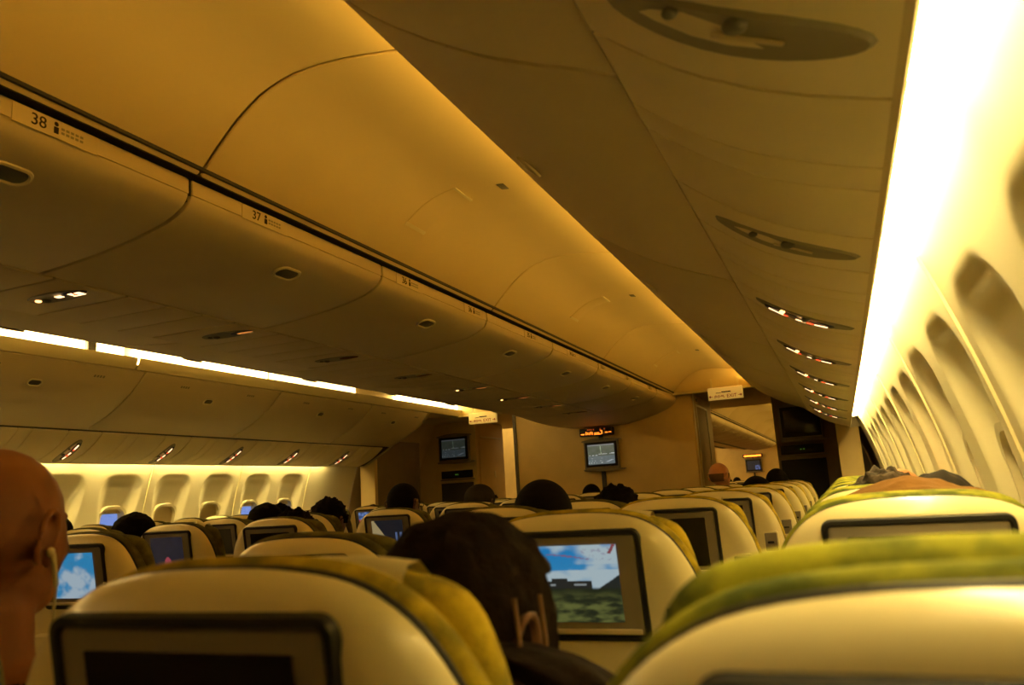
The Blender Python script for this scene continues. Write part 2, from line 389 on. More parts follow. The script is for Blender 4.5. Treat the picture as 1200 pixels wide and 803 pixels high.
# dark strip standing for the shade in the gap above the bins, and the spine that closes the middle
for s in (1, -1):
    ch = MB().box(.80, .925, Y0, 8.9, Z(.995), Z(1.005), T=lambda v: Vector((s*v.x, v.y, v.z))).box(.80, .925, 11, Y1, Z(.995), Z(1.005), T=lambda v: Vector((s*v.x, v.y, v.z)))
    struct(ch.build('trim_%d' % (21 if s > 0 else 22), DARKP, smooth=0))
    r = MB().tube((s*.890, Y0, Z(.992)), (s*.890, 8.85, Z(.992)), .0035); struct(r.build('trim_%d' % (23 if s > 0 else 24), DARKP))
struct(MB().box(-.85, .85, Y0, 8.9, Z(1.01), Z(1.03)).box(-.85, .85, 11, Y1, Z(1.01), Z(1.03)).build('ceiling', CEIL, smooth=0))

# ---- centre service row between the two banks of bins
def centre_panels():
    ys = [.20+.84*k for k in range(10)]
    for i, y in enumerate(ys):
        if y > 8.1: continue
        lit = i in (2, 3)
        t = empty('service_unit', (0, y, Z(.785)))
        tag(t, 'service unit with %s under the centre bins, %s from the camera' % ('lit amber signs' if lit else 'reading lamp', ORD[i]), 'service unit', 'service units under the centre bins')
        MB().rbox(-.235, .24, -.14, .14, .0, .02, .004).build('panel', PSUP, t)
        T = lambda a, b, d: Vector((a, b, -d))
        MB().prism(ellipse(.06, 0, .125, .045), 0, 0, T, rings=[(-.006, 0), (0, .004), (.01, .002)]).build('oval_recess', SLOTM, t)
        MB().ball((-.03, .0, -.004), (.011, .011, .005)).build('reading_lamp', WARMDOT if i in (2, 6, 7) else HANDLE, t)
        MB().ball((.0, .01, -.004), (.016, .016, .008)).build('air_nozzle', HANDLE, t)
        sg = MB().prism(ellipse(.15, 0, .06, .022), 0, 0, T, rings=[(0, .002), (.003, .006)]).build('sign_panel', CLOTH_B if not lit else DARKP, t)
        if i in (2,):
            MB().rbox(.07, .10, -.016, .004, -.008, -.005, .002).build('lit_symbol', SIGNW, sg)
            MB().rbox(.135, .155, -.016, .006, -.008, -.005, .002).rbox(.165, .19, -.014, .008, -.008, -.005, .002).rbox(.13, .19, .012, .018, -.008, -.005, .002).build('lit_symbol', SIGNW, sg)
            MB().ball((.16, -.004, -.007), (.007, .007, .003)).build('lit_symbol', SIGNR, sg)
        elif i in (3, 6, 7, 8):
            MB().prism(ellipse(.17, 0, .045, .012), 0, 0, T, rings=[(0, .006), (.003, .0075)]).build('lit_symbol', MATS['dim_amber'], sg)
        f = empty('blank_service_unit', (0, y+.42, Z(.785)))
        tag(f, 'blank cream panel between the centre service units, %s from the camera' % ORD[i], 'panel', 'blank panels under the centre bins')
        for q in range(3):
            MB().rbox(-.235, .24, -.272+q*.183, -.272+q*.183+.178, .0, .02, .004).build('filler', PSUP, f)
mat('dim_amber', (.5, .2, .05), .4, .3, emit=(1, .36, .07), power=.55)
centre_panels()
struct(MB().box(-.3, .3, Y0, 8.9, Z(.81), Z(.815)).build('trim_25', DARKP, smooth=0))

# ---- aisle ceiling panels
def strip_plate(t, y, s):
    """long shallow access plate and a small vent slot following the curved panel"""
    def on(w0, w1, y0, y1, off, mname, material, thick=.003):
        cur = [(w, float(np.interp(w, [p[0] for p in ACEIL], [p[1] for p in ACEIL]))-off) for w in np.linspace(w0, w1, 14)]
        return sheet(cur, y0, y1, thick, material, mname, t, s, ends=.001)
    a = on(1.04, 1.27, y-.075, y+.075, .003, 'access_plate', CEIL)
    for w0 in (1.035, 1.262): 
        cur = [(w, float(np.interp(w, [p[0] for p in ACEIL], [p[1] for p in ACEIL]))-.006) for w in np.linspace(w0, w0+.012, 4)]
        o = sheet(cur, y-.08, y+.08, .004, PLASTIC, 'plate_lip', a, s, ends=.001)
    on(1.43, 1.46, y-.03, y+.03, .003, 'vent_slot', HANDLE)
def aisle_ceiling(s, y0, y1, plate=True):
    t = struct(sheet(ACEIL, y0+.005, y1-.005, .012, CEIL, 'ceiling', None, s, ends=.008))
    if plate and s > 0: strip_plate(t, (y0+y1)/2, s)
for s in (1, -1):
    for k in range(5):
        y0 = -2.58+2.1333*k+.0; y1 = min(y0+2.1333, 8.78)
        if k == 4: y0 = 5.953; y1 = 8.78
        aisle_ceiling(s, y0 if k else Y0, y1)
    for k in range(7): aisle_ceiling(s, 11.2+2.1333*k, 13.33+2.1333*k, False)
for s, nm in ((1, 'trim_26'), (-1, 'trim_27')):   # edge moulding where the curved ceiling stops before the doors
    struct(MB().rbox(.88, 1.86, 8.755, 8.80, Z(.965), Z(.99), .004, T=lambda v: Vector((s*v.x, v.y, v.z))).build(nm, PLASTIC))
struct(MB().box(-3, 3, 8.80, 11.2, Z(.985), Z(1.0)).build('ceiling', CEIL, smooth=0))
for s in (1, -1): struct(MB().box(.9, 1.9, 8.80, 8.84, Z(.985), 2.62, T=lambda v: Vector((s*v.x, v.y, v.z))).box(.9, 1.9, 11.18, 11.2, Z(.985), 2.62, T=lambda v: Vector((s*v.x, v.y, v.z))).build('trim_%d' % (52 if s > 0 else 53), CEIL, smooth=0))

# ---- outboard bins
OS = [-1.76+1.43*k for k in range(7)]+[8.0]
def odoor_T(s, wc, zc):
    up = Vector((-s*.70, 0, .71)).normalized(); nn = Vector((-s*.71, 0, -.70)).normalized()
    return lambda y, b, d: Vector((s*wc, y, zc))+up*b+nn*d
ob = {}
for s in (1, -1):
    for k in range(len(OS)-1):
        y0, y1 = OS[k], OS[k+1]
        if s < 0 and k < 2: continue
        t = empty('overhead_bin', (0, (y0+y1)/2, 0)); m = -(y0+y1)/2
        sheet(ODOOR, y0+m+.005, y1+m-.005, .02, BINP, 'door', t, s)
        MB().box(1.86, 2.60, y0+m+.0005, y1+m-.0005, Z(.935), Z(.96), T=lambda v: Vector((s*v.x, v.y, v.z))).box(2.06, 2.4, y0+m+.0005, y1+m-.0005, Z(.80), Z(.82), T=lambda v: Vector((s*v.x, v.y, v.z))).box(2.24, 2.5, y0+m+.0005, y1+m-.0005, Z(.70), Z(.72), T=lambda v: Vector((s*v.x, v.y, v.z))).build('dark_backing', DARKP, t, smooth=0)  # includes dark sheets added behind the door to shade its seams
        latch(t, odoor_T(s, 1.905, Z(.840)), 0)
        if s < 0:
            T = odoor_T(s, 1.83, Z(.911))
            for dy in (-.35, .35):
                lab = MB()
                for q in range(4): lab.prism(rrect(dy+q*.022, dy+q*.022+.014, -.008, .010, .002, 2), 0, 0, T, rings=[(0, .0), (0, .0015)])
                lab.build('row_label', SLOTM, t)
        tag(t, 'cream overhead bin above the %s windows, %s from the camera' % ('right' if s > 0 else 'left', ORD[k]), 'overhead bin', '%s window-side overhead bins' % ('right' if s > 0 else 'left'))
        ob[(s, k)] = t
    # valance above the bins that hides the cove lamps
    VAL = [(1.738, Z(1.055)), (1.742, Z(1.03)), (1.755, Z(1.0)), (1.77, Z(.978))]
    for q, (a, b) in enumerate(((Y0, 3.86), (3.875, 9.45))):
        struct(sheet(VAL, a, b, .01, PLASTIC, 'trim_%d' % (28+q+(0 if s > 0 else 2)), None, s))
    struct(MB().box(1.76, 2.66, Y0, 9.45, Z(1.0), Z(1.01), T=lambda v: Vector((s*v.x, v.y, v.z))).box(1.86, 1.875, Y0, 9.45, Z(1.0), Z(1.16), T=lambda v: Vector((s*v.x, v.y, v.z))).build('trim_%d' % (32 if s > 0 else 33), BINP, smooth=0))
    # end panels of the bin run at the door zone
    pts = [(p[0], p[1]) for p in ODOOR[::3]]+[(PA.x, PA.z), (PB.x, PB.z), (2.80, Z(.42)), (2.62, Z(.98)), (1.775, Z(.98))]
    tag(MB().prism(pts, 8.0, 8.03, lambda a, b, d: Vector((s*a, d, b))).build('overhead_bin_bulkhead', BINP, smooth=0), 'cream end panel closing the %s window-side bins before the door' % ('right' if s > 0 else 'left'), 'panel')

# cove lamps
def lamp(name, mb, m, label, group):
    return tag(mb.build(name, m, smooth=40), label, 'light', group)
CL = [(-1.5, 1.2, COVE), (1.28, 3.50, COVE), (3.58, 3.80, COVE), (3.90, 5.24, COVE), (5.32, 6.55, COVED), (7.35, 9.40, COVE)]
for i, (a, b, m) in enumerate(CL):
    lamp('cove_lamp', MB().rbox(-1.855, -1.80, a, b, Z(1.03), Z(1.15), .012), m, 'glowing cove lamp above the left bins, %s from the camera' % ORD[i], 'cove lamps above the left bins')
for y in (3.54,):
    struct(MB().rbox(-1.80, -1.785, y-.03, y+.03, Z(1.02), Z(1.15), .003).build('trim_34', DARKP))
for i in range(5):
    lamp('cove_lamp', MB().rbox(1.80, 1.855, -1.5+2.1*i, .5+2.1*i, Z(1.02), Z(1.06), .012), COVER_R, 'cove lamp above the right bins, %s from the camera' % ORD[i], 'cove lamps above the right bins')
for i in range(5):
    lamp('cove_lamp', MB().rbox(-1.855, -1.80, 11.3+2.9*i, 14.1+2.9*i, Z(1.03), Z(1.13), .012), COVE, 'cove lamp in the next cabin, %s beyond the bulkhead' % ORD[i], 'cove lamps of the next cabin')
    lamp('cove_lamp', MB().rbox(1.80, 1.855, 11.3+2.9*i, 14.1+2.9*i, Z(1.02), Z(1.06), .012), COVER_R, 'cove lamp in the next cabin on the right, %s beyond the bulkhead' % ORD[i], 'cove lamps of the next cabin, right')
# wall wash lamps behind the service panel lip
WG = [-1.55, -.53, 1.07, 2.67, 4.27, 5.87, 7.40]
for s in (1, -1):
    for i in range(len(WG)-1):
        if i < 1 or (s < 0 and i < 2): continue
        a, b = max(.25, WG[i]+.03), WG[i+1]-.03
        if s < 0: b = min(b, 7.35)
        lamp('wall_wash_lamp', MB().rbox(min(s*2.695, s*2.735), max(s*2.695, s*2.735), a, b, Z(.475), Z(.495), .008), TUBE, 'long glowing lamp washing the %s wall above the windows, %s from the camera' % ('right' if s > 0 else 'left', ORD[i]), '%s wall wash lamps' % ('right' if s > 0 else 'left'))
    struct(MB().box(2.66, 2.79, Y0, 8.0, Z(.505), Z(.515), T=lambda v: Vector((s*v.x, v.y, v.z))).build('trim_%d' % (35 if s > 0 else 36), WALLP, smooth=0))

# ---- window-side service panels
T_R = psu_T(1); PCURVE = [(v.x, v.z) for v in (T_R(t, 0, 0) for t in np.linspace(.004, PLEN-.004, 10))]
for s in (1, -1):
    T = psu_T(s)
    TT = lambda a, b, d, T=T: T(a, b, d)
    base = MB().prism([(0, Y0), (PLEN, Y0), (PLEN, 8.0), (0, 8.0)], 0, 0, TT, rings=[(0, -.02), (0, -.012)])
    struct(base.build('trim_%d' % (37 if s > 0 else 38), DARKP, smooth=0))
    lip = MB()
    d = (PB-PA).normalized()
    lipc = [(PLEN-.006, 0), (PLEN+.004, .001), (PLEN+.005, -.010), (PLEN-.002, -.016)]
    lip.prism(lipc, Y0, 8.0, lambda a, b, dd: T(a, dd, b)); struct(lip.build('trim_%d' % (39 if s > 0 else 40), PSUP))
    units = [-.05+.853*k for k in range(9)] if s > 0 else [2.29+.853*k for k in range(6)]
    if s < 0: units = [3.10, 3.96, 4.81, 5.60, 6.40, 7.26]
    for i, y in enumerate(units):
        if y > 7.8: continue
        t = empty('service_unit', T(PLEN/2, y, 0)); inv = -Vector(t.location)
        L = lambda a, b, dd: T(a, y+b, dd)+inv
        label = 'service unit above the %s window seats, %s from the camera' % ('right' if s > 0 else 'left', ORD[i])
        tag(t, label, 'service unit', '%s window-side service units' % ('right' if s > 0 else 'left'))
        o = sheet(PCURVE, y-.13, y+.13, .012, WPSU, 'panel', t, s, ends=.003); o.data.transform(Matrix.Translation(inv))
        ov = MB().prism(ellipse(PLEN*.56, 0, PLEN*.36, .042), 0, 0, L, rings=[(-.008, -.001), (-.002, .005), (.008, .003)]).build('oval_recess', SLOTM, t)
        lit = (s > 0 and i >= 3) or (s < 0)
        MB().ball(L(PLEN*.42, -.03, .008), (.009, .009, .006)).build('reading_lamp', WARMDOT if (s > 0 and i >= 3) else HANDLE, t)
        MB().ball(L(PLEN*.60, -.028, .006), (.014, .014, .009)).build('air_nozzle', HANDLE, t)
        if lit:
            sg = MB().prism(rrect(PLEN*.26, PLEN*.80, -.004, .028, .012, 4), 0, 0, L, rings=[(0, .004), (.003, .008)]).build('sign_panel', DARKP, t)
            MB().prism(rrect(PLEN*.30, PLEN*.43, .006, .016, .004, 3), 0, 0, L, rings=[(0, .008), (.001, .010)]).build('lit_symbol', SIGNW, sg)
            MB().prism(ellipse(PLEN*.44, .011, .009, .007, 12), 0, 0, L, rings=[(0, .008), (.001, .010)]).build('lit_symbol', SIGNR, sg)
            MB().prism(rrect(PLEN*.52, PLEN*.60, .006, .016, .004, 3), 0, 0, L, rings=[(0, .008), (.001, .010)]).prism(rrect(PLEN*.66, PLEN*.76, .008, .018, .004, 3), 0, 0, L, rings=[(0, .008), (.001, .010)]).build('lit_symbol', SIGNW, sg)
            MB().prism(ellipse(PLEN*.63, .012, .010, .009, 12), 0, 0, L, rings=[(0, .008), (.001, .010)]).build('lit_symbol', SIGNR, sg)
        else:
            MB().prism(rrect(PLEN*.52, PLEN*.72, -.002, .006, .003, 3), 0, 0, L, rings=[(0, .004), (.001, .007)]).build('sign_panel', PSUP, t)
        nxt = units[i+1] if i+1 < len(units) else 8.0
        f0, f1 = y+.135, min(nxt-.135, 7.99); f = empty('blank_service_unit', T(PLEN/2, (f0+f1)/2, 0)); inv2 = -Vector(f.location)
        tag(f, 'blank panel between service units over the %s windows, %s from the camera' % ('right' if s > 0 else 'left', ORD[i]), 'panel', '%s blank overhead panels' % ('right' if s > 0 else 'left'))
        cuts = [f0, f0+(f1-f0)*.38, f0+(f1-f0)*.55, f1]
        for a, b in zip(cuts, cuts[1:]):
            o = sheet(PCURVE, a+.002, b-.002, .012, WPSU, 'filler', f, s, ends=.002); o.data.transform(Matrix.Translation(inv2))

# ---- screens (colours per cell of a fine grid)
def vnoise(x, y, s, seed=0): return noise.noise(Vector((x*s, y*s, seed*7.3)))*.5+.5
def fb(x, y, s, seed=0): return .55*vnoise(x, y, s, seed)+.3*vnoise(x, y, s*2.1, seed+1)+.15*vnoise(x, y, s*4.3, seed+2)
def mixc(a, b, t): t = min(1, max(0, t)); return tuple(p+(q-p)*t for p, q in zip(a, b))
def scr_ruins(u, v):
    blue = mixc((.02, .30, .75), (.10, .50, .80), 1-v); cl = sst(.42, .62, fb(u, v, 3.2, 3)+.25*(u-.4)*(v > .75)+.12*(v < .68))
    c = mixc(blue, (.62, .78, .85), cl)
    if u > .62 and v > .80 and fb(u, v, 22, 9) > .62 and u < .95: c = mixc(c, (.40, .36, .50), .6)
    if abs(v-(.88-.12*(u-.38)-.25*(u-.38)**2)) < .012*(1-abs(u-.5)/.3) and .28 < u < .72: c = (.30, .18, .35)
    if (u-.13)**2/.02+(v-.83)**2/.0016 < 1: c = mixc((.75, .5, .15), (.8, .15, .08), (v-.80)*20)
    if u > .90 and abs((u-.95)-(v-.94)*.5) < .018 and v > .88: c = (.35, .08, .10)
    hz = .50+.03*math.sin(u*9)
    for a, b, top in ((0, .20, .525), (.24, .72, .53), (.31, .47, .57), (-.1, .1, .56)):
        if a < u < b and v < top+.01*vnoise(u, v, 30, 2): c = (.035, .035, .03)
    for a, b, p, q in ((.29, .35, .475, .50), (.54, .66, .48, .505), (.1, .16, .485, .50)):
        if a < u < b and p < v < q: c = (.40, .45, .45)
    if u > .74 and v < .40+(u-.74)*.8: c = (.03, .035, .03)
    if v < .46:
        g = mixc((.03, .036, .016), (.19, .21, .055), sst(.35, .7, fb(u*1.3, v*3.2, 5, 5))*sst(.46, .22, v))
        c = mixc(c if v > .42 else g, g, sst(.46, .42, v))
    return c
def scr_clouds(u, v):
    return mixc((.04, .35, .72), (.55, .70, .82), sst(.40, .62, fb(u, v, 3.0, 11)+.25*(.5-v)))
def scr_map(u, v):
    c = mixc((.055, .075, .045), (.13, .15, .12), fb(u, v, 5, 21))
    if v < .42: c = mixc((.09, .12, .13), (.15, .19, .20), fb(u, v, 8, 4))
    for yy in (.30, .18, .08, .46):
        if abs(v-yy) < .014 and vnoise(u, yy*9, 14, 6) > .52 and u < .55: c = (.45, .5, .5)
    if abs(v-.50-.02*u) < .014 and vnoise(u, 3, 10, 8) > .4 and u > .35: c = (.6, .65, .66)
    if abs(u-.50+.05*(v-.5)) < .012 and v > .5: c = (.35, .45, .30)
    if abs((u-.78)-(v-.14)*2) < .05 and .1 < v < .2: c = (.4, .45, .5)
    if v > .93: c = (.22, .23, .24)
    return c
def scr_dark(u, v):
    c = (.012, .013, .018)
    if u > .62 and v < .5 and vnoise(u, v, 9, 3) > .42: c = (.10, .13, .30)
    return c
def scr_pink(u, v):
    c = mixc((.008, .008, .012), (.014, .018, .035), fb(u, v, 6, 2))
    if (u-.50)**2/.012+(v-.15)**2/.05 < 1: c = (.35, .06, .08)
    return c
def scr_blue(u, v):
    c = mixc((.03, .06, .16), (.16, .24, .50), sst(.4, .7, fb(u, v, 7, 5)))
    if u < .25 and v < .45: c = (.30, .05, .03)
    return c
def scr_glare(u, v):  # dark screen with pale reflections painted into its colours
    c = (.012, .012, .015)
    if u+v*.55 < .62: c = (.34, .26, .12)
    if .74 < u < .80 or .88 < u < .95:
        if v < .55: c = (.09, .13, .26)
    return c
SCR = {}
def screen_mesh(kind, w, h):
    key = (kind, w, h)
    if key in SCR: return SCR[key]
    fn = dict(mapdim=lambda u, v: tuple(c*.22 for c in scr_map(u, v)), ruins=scr_ruins, clouds=scr_clouds, map=scr_map, dark=scr_dark, pink=scr_pink, blue=scr_blue, glare=scr_glare)[kind]
    nx, ny = (110, 84) if kind == 'ruins' else (64, 48)
    vs = [(-w/2+w*i/nx, 0, -h/2+h*j/ny) for j in range(ny+1) for i in range(nx+1)]
    fs = [(j*(nx+1)+i, j*(nx+1)+i+1, (j+1)*(nx+1)+i+1, (j+1)*(nx+1)+i) for j in range(ny) for i in range(nx)]
    me = bpy.data.meshes.new('screen'); me.from_pydata(vs, [], fs); me.materials.append(SCREENLIT)
    ca = me.color_attributes.new('Col', 'FLOAT_COLOR', 'CORNER'); dat = np.ones((len(fs)*4, 4), dtype=np.float32)
    for q, f in enumerate(fs):
        i, j = q % nx, q//nx; dat[q*4:q*4+4, :3] = np.array(fn((i+.5)/nx, (j+.5)/ny))*(.52 if kind in ('ruins', 'clouds') else .8)
    ca.data.foreach_set('color', dat.ravel()); SCR[key] = me
    return me

# ------------------------------------------------------------------ seats
_half = catmull([(.205, .02), (.226, .12), (.230, .28), (.229, .44), (.221, .56), (.206, .64), (.186, .69), (.157, .729), (.115, .754), (.06, .764), (0, .766)], 4)
OUTL = [(x, h) for x, h in _half]+[(-x, h) for x, h in _half[-2::-1]]
OUTL = OUTL[::-1]
_hh = catmull([(.160, .50), (.186, .56), (.192, .63), (.184, .683), (.165, .722), (.12, .738), (.06, .743), (0, .744)], 4)
HOUT = ([(x, h) for x, h in _hh]+[(-x, h) for x, h in _hh[-2::-1]])[::-1]
SEATM = {}
def seat_meshes(ang):
    if ang in SEATM: return SEATM[ang]
    a = math.radians(ang); ca, sa = math.cos(a), math.sin(a); yp = .67*math.tan(a)
    T = lambda x, h, n: Vector((x, yp+n*ca-h*sa, .42+h*ca+n*sa))
    M = {}
    M['shell'] = MB().prism(OUTL, 0, 0, T, rings=[(.045, -.001), (.030, .000), (.018, .004), (.009, .010), (.003, .019), (0, .030), (.004, .040)]).mesh(SHELL, 50)
    M['gap_shade_ring'] = MB().prism(OUTL, 0, 0, T, rings=[(.004, .036), (.001, .039), (.001, .043), (.008, .048)]).mesh(BLACKP)  # black ring stands for the shade in the gap between shell and cushion
    M['cushion'] = MB().prism([(x, h-.003*sst(.6, .76, h)) for x, h in OUTL], 0, 0, T, rings=[(.008, .042), (-.001, .046), (-.005, .053), (-.004, .061), (.002, .069), (.016, .074), (.04, .077)]).mesh(FAB_O, 60)
    M['headrest'] = MB().prism(HOUT, 0, 0, T, rings=[(.040, .070), (.012, .074), (.0, .080), (-.005, .090), (-.003, .104), (.008, .116), (.03, .122)]).mesh(FAB_O, 60)
    # linen over the headrest
    xs = np.linspace(-.128, .128, 13); prof = [(.074, .722), (.078, .748), (.088, .755), (.106, .753), (.120, .738), (.128, .69), (.128, .60)]
    vs = []; fs = []
    for x in xs:
        drop = .020*max(0, abs(x)/.128-.55)**1.5
        for n_, h in prof: vs.append(T(x, h-drop, n_+.001))
    k = len(prof); fs = [(i*k+j, (i+1)*k+j, (i+1)*k+j+1, i*k+j+1) for i in range(len(xs)-1) for j in range(k-1)]
    me = mesh(vs, fs, LINEN, 60); M['linen'] = me
    # screen unit
    hs = rrect(-.125, .125, .563, .743, .014, 5)
    nn = len(hs); vs = []
    for ins, d in ((-.001, .003), (0, -.006), (.006, -.007), (.009, -.001)): vs += [T(p, q, d) for p, q in inset(hs, ins)]
    M['frame'] = mesh(vs, [(r*nn+i, r*nn+(i+1) % nn, (r+1)*nn+(i+1) % nn, (r+1)*nn+i) for r in range(3) for i in range(nn)], BLACKP, 40)
    M['bezel'] = MB().prism(inset(hs, .008), 0, 0, T, rings=[(0, -.001), (.002, -.004), (.004, -.0045)]).mesh(GREYP)
    M['ledge'] = MB().rbox(-.112, .112, .575, .583, -.010, -.004, .002, T=lambda v: T(v.x, v.y, v.z)).mesh(PSUP)
    M['off'] = MB().prism(rrect(-.092, .092, .592, .719, .002, 2), 0, 0, T, rings=[(0, -.004), (0, -.0055)]).mesh(GLASSB)
    M['T'] = T; M['scr_M'] = Matrix.Translation(T(0, .6575, -.0062)) @ Matrix.Rotation(a, 4, 'X')
    # tray table, port
    M['tray'] = MB().prism(rrect(-.19, .19, .21, .492, .03, 5), 0, 0, T, rings=[(0, .002), (0, -.012), (.004, -.018), (.008, -.019)]).mesh(SHELL)
    M['tray_latch'] = MB().rbox(-.022, .022, .478, .498, -.024, -.018, .003, T=lambda v: T(v.x, v.y, v.z)).mesh(SHELL)
    M['pocket'] = MB().prism(rrect(-.17, .17, .02, .21, .02, 4), 0, 0, T, rings=[(0, .004), (0, -.022), (.006, -.028)]).mesh(CLOTH_K)
    po = rrect(.150, .198, .548, .618, .006, 4)
    M['port'] = MB().prism(po, 0, 0, T, rings=[(-.003, .004), (-.002, -.0015), (.001, -.002), (.003, .0015)]).mesh(SHELL)
    M['port_face'] = MB().prism(inset(po, .003), 0, 0, T, rings=[(0, -.001), (.001, -.003)]).mesh(GREYP)
    M['port_slot'] = MB().rbox(.162, .184, .578, .586, -.006, -.002, .001, T=lambda v: T(v.x, v.y, v.z)).mesh(BLACKP)
    # base
    y0 = yp
    M['seat_cushion'] = MB().rbox(-.225, .225, y0+.05, y0+.50, .33, .455, .035, 4).mesh(FAB_O, 60)
    M['seat_pan'] = MB().rbox(-.22, .22, y0-.01, y0+.46, .27, .335, .012).mesh(DARKP)
    M['leg'] = MB().rbox(-.02, .02, y0+.06, y0+.10, 0, .28, .006).mesh(HANDLE)
    M['leg2'] = MB().rbox(-.02, .02, y0+.36, y0+.40, 0, .28, .006).mesh(HANDLE)
    M['armrest'] = MB().rbox(-.022, .022, y0+.04, y0+.42, .605, .645, .014, 4).rbox(-.016, .016, y0+.03, y0+.10, .33, .61, .008).mesh(DARKP)
    SEATM[ang] = M
    return M
PROTO = {}
def part(name, me, parent, loc=None, material=None):
    o = link_mesh(name, me, parent, loc)
    if material:
        o.material_slots[0].link = 'OBJECT'; o.material_slots[0].material = material
    return o
def make_seat(ang, fab, scr, right_end=False, linen=True, lift=0.0):
    key = (ang, fab.name, scr, right_end, linen, lift)
    if key in PROTO: return copy_tree(PROTO[key])
    M = seat_meshes(ang); t = empty('airline_seat')
    part('backrest_shell', M['shell'], t); part('gap_shade_ring', M['gap_shade_ring'], t)
    part('backrest_cushion', M['cushion'], t, material=fab); hr = part('headrest', M['headrest'], t, (0, -lift*math.sin(math.radians(ang)), lift*math.cos(math.radians(ang))) if lift else None, material=fab)
    if lift: hr.scale.x = .86
    if linen: part('headrest_cover', M['linen'], hr)
    f = part('screen_unit', M['frame'], t); part('bezel', M['bezel'], f); part('ledge', M['ledge'], f)
    if scr == 'off': part('screen', M['off'], f)
    else:
        o = part('screen', screen_mesh(scr, .170, .127), f); o.matrix_local = M['scr_M']
    tr = part('tray_table', M['tray'], t); part('tray_latch', M['tray_latch'], tr); part('literature_pocket', M['pocket'], t)
    p = part('handset_port', M['port'], t); part('port_face', M['port_face'], p); part('port_slot', M['port_slot'], p)
    part('seat_cushion', M['seat_cushion'], t, material=fab); part('seat_pan', M['seat_pan'], t)
    for x in (-.19, .19):
        part('leg', M['leg'], t, (x, 0, 0)); part('leg', M['leg2'], t, (x, 0, 0))
    part('armrest', M['armrest'], t, (-.25, 0, 0))
    if right_end: part('armrest', M['armrest'], t, (.232, 0, 0))
    PROTO[key] = t
    return t
SEATPOS = {}
def place_seat(blk, pos, x, y, row, ang=10, fab=FAB_O, scr='off', extra=None, linen=True, lift=0.0):
    t = make_seat(ang, fab, scr, pos == 'right' or (blk == 'centre' and pos == 'right'), linen, lift)
    t.location = (x, y, 0)
    posname = {'right': {'right': 'window', 'centre': 'right-hand', 'left': 'aisle'}[blk], 'middle': 'middle', 'left': {'right': 'aisle', 'centre': 'left-hand', 'left': 'window'}[blk]}[pos]
    tag(t, 'airline seat, %s seat of %s block, %s row from camera%s' % (posname, blk, ORD[row], extra or ''), 'seat', 'airline seats, %s block' % blk)
    SEATPOS[(blk, pos, row)] = (x, y, ang)
R_ROWS = [.43+.85*k for k in range(9)]
for k, y in enumerate(R_ROWS):
    a, sc = 10, 'off'
    place_seat('right', 'right', 2.618 if k == 0 else 2.645, y-.085 if k == 0 else y, k, 13 if k == 0 else 10, FAB_G, 'off', linen=False, lift=.018 if k == 0 else .014)
    place_seat('right', 'middle', 2.13 if k == 0 else 2.12, y+(.01 if k == 0 else 0), k, 10, FAB_Y, 'ruins' if k == 1 else 'off', ', screen with ruins' if k == 1 else None, linen=k < 3)
    place_seat('right', 'left', 1.60, y-(.05 if k == 1 else 0), k, 17 if k == 1 else (14 if k == 3 else 10), FAB_O, 'off', linen=False)
C_ROWS = [1.63+.84*k for k in range(8)]
for k, y in enumerate(C_ROWS[:7]):
    for pos, x in (('right', .52), ('middle', 0), ('left', -.52)):
        scr = {('right', 0): 'clouds', ('middle', 1): 'pink', ('right', 1): 'off', ('right', 2): 'glare'}.get((pos, k), 'dark' if (k+int(x*2)) % 3 == 0 else 'off')
        place_seat('centre', pos, x, y, k, 10, FAB_O, scr, linen=(pos, k) in (('right', 3), ('middle', 1), ('right', 5)), extra={'clouds': ', screen with clouds', 'pink': ', dark screen with pink spot', 'glare': ', dark screen with painted reflections'}.get(scr))
L_ROWS = [2.98+.85*k for k in range(6)]
for k, y in enumerate(L_ROWS):
    for pos, x in (('right', -1.60), ('middle', -2.12), ('left', -2.62)):
        if k == 0 and pos != 'right' : continue
        scr = 'blue' if (pos == 'right' and k in (1, 4)) else ('dark' if (pos, k) in (('middle', 3), ('right', 2)) else 'off')
        place_seat('left', pos, x, y, k, 10, FAB_O, scr, linen=(pos, k) in (('middle', 3),))
# next cabin: the row of seats seen through the aisle
for k in range(3):
    for pos, x in (('right', .52), ('middle', 0)):
        t = make_seat(10, FAB_G if k == 0 else FAB_O, 'off', pos == 'right'); t.location = (x, 14.0+1.6*k, 0)
        tag(t, 'airline seat in the next cabin, %s of the centre block, %s row there' % ('right-hand' if pos == 'right' else 'middle', ORD[k]), 'seat', 'seats of the next cabin')

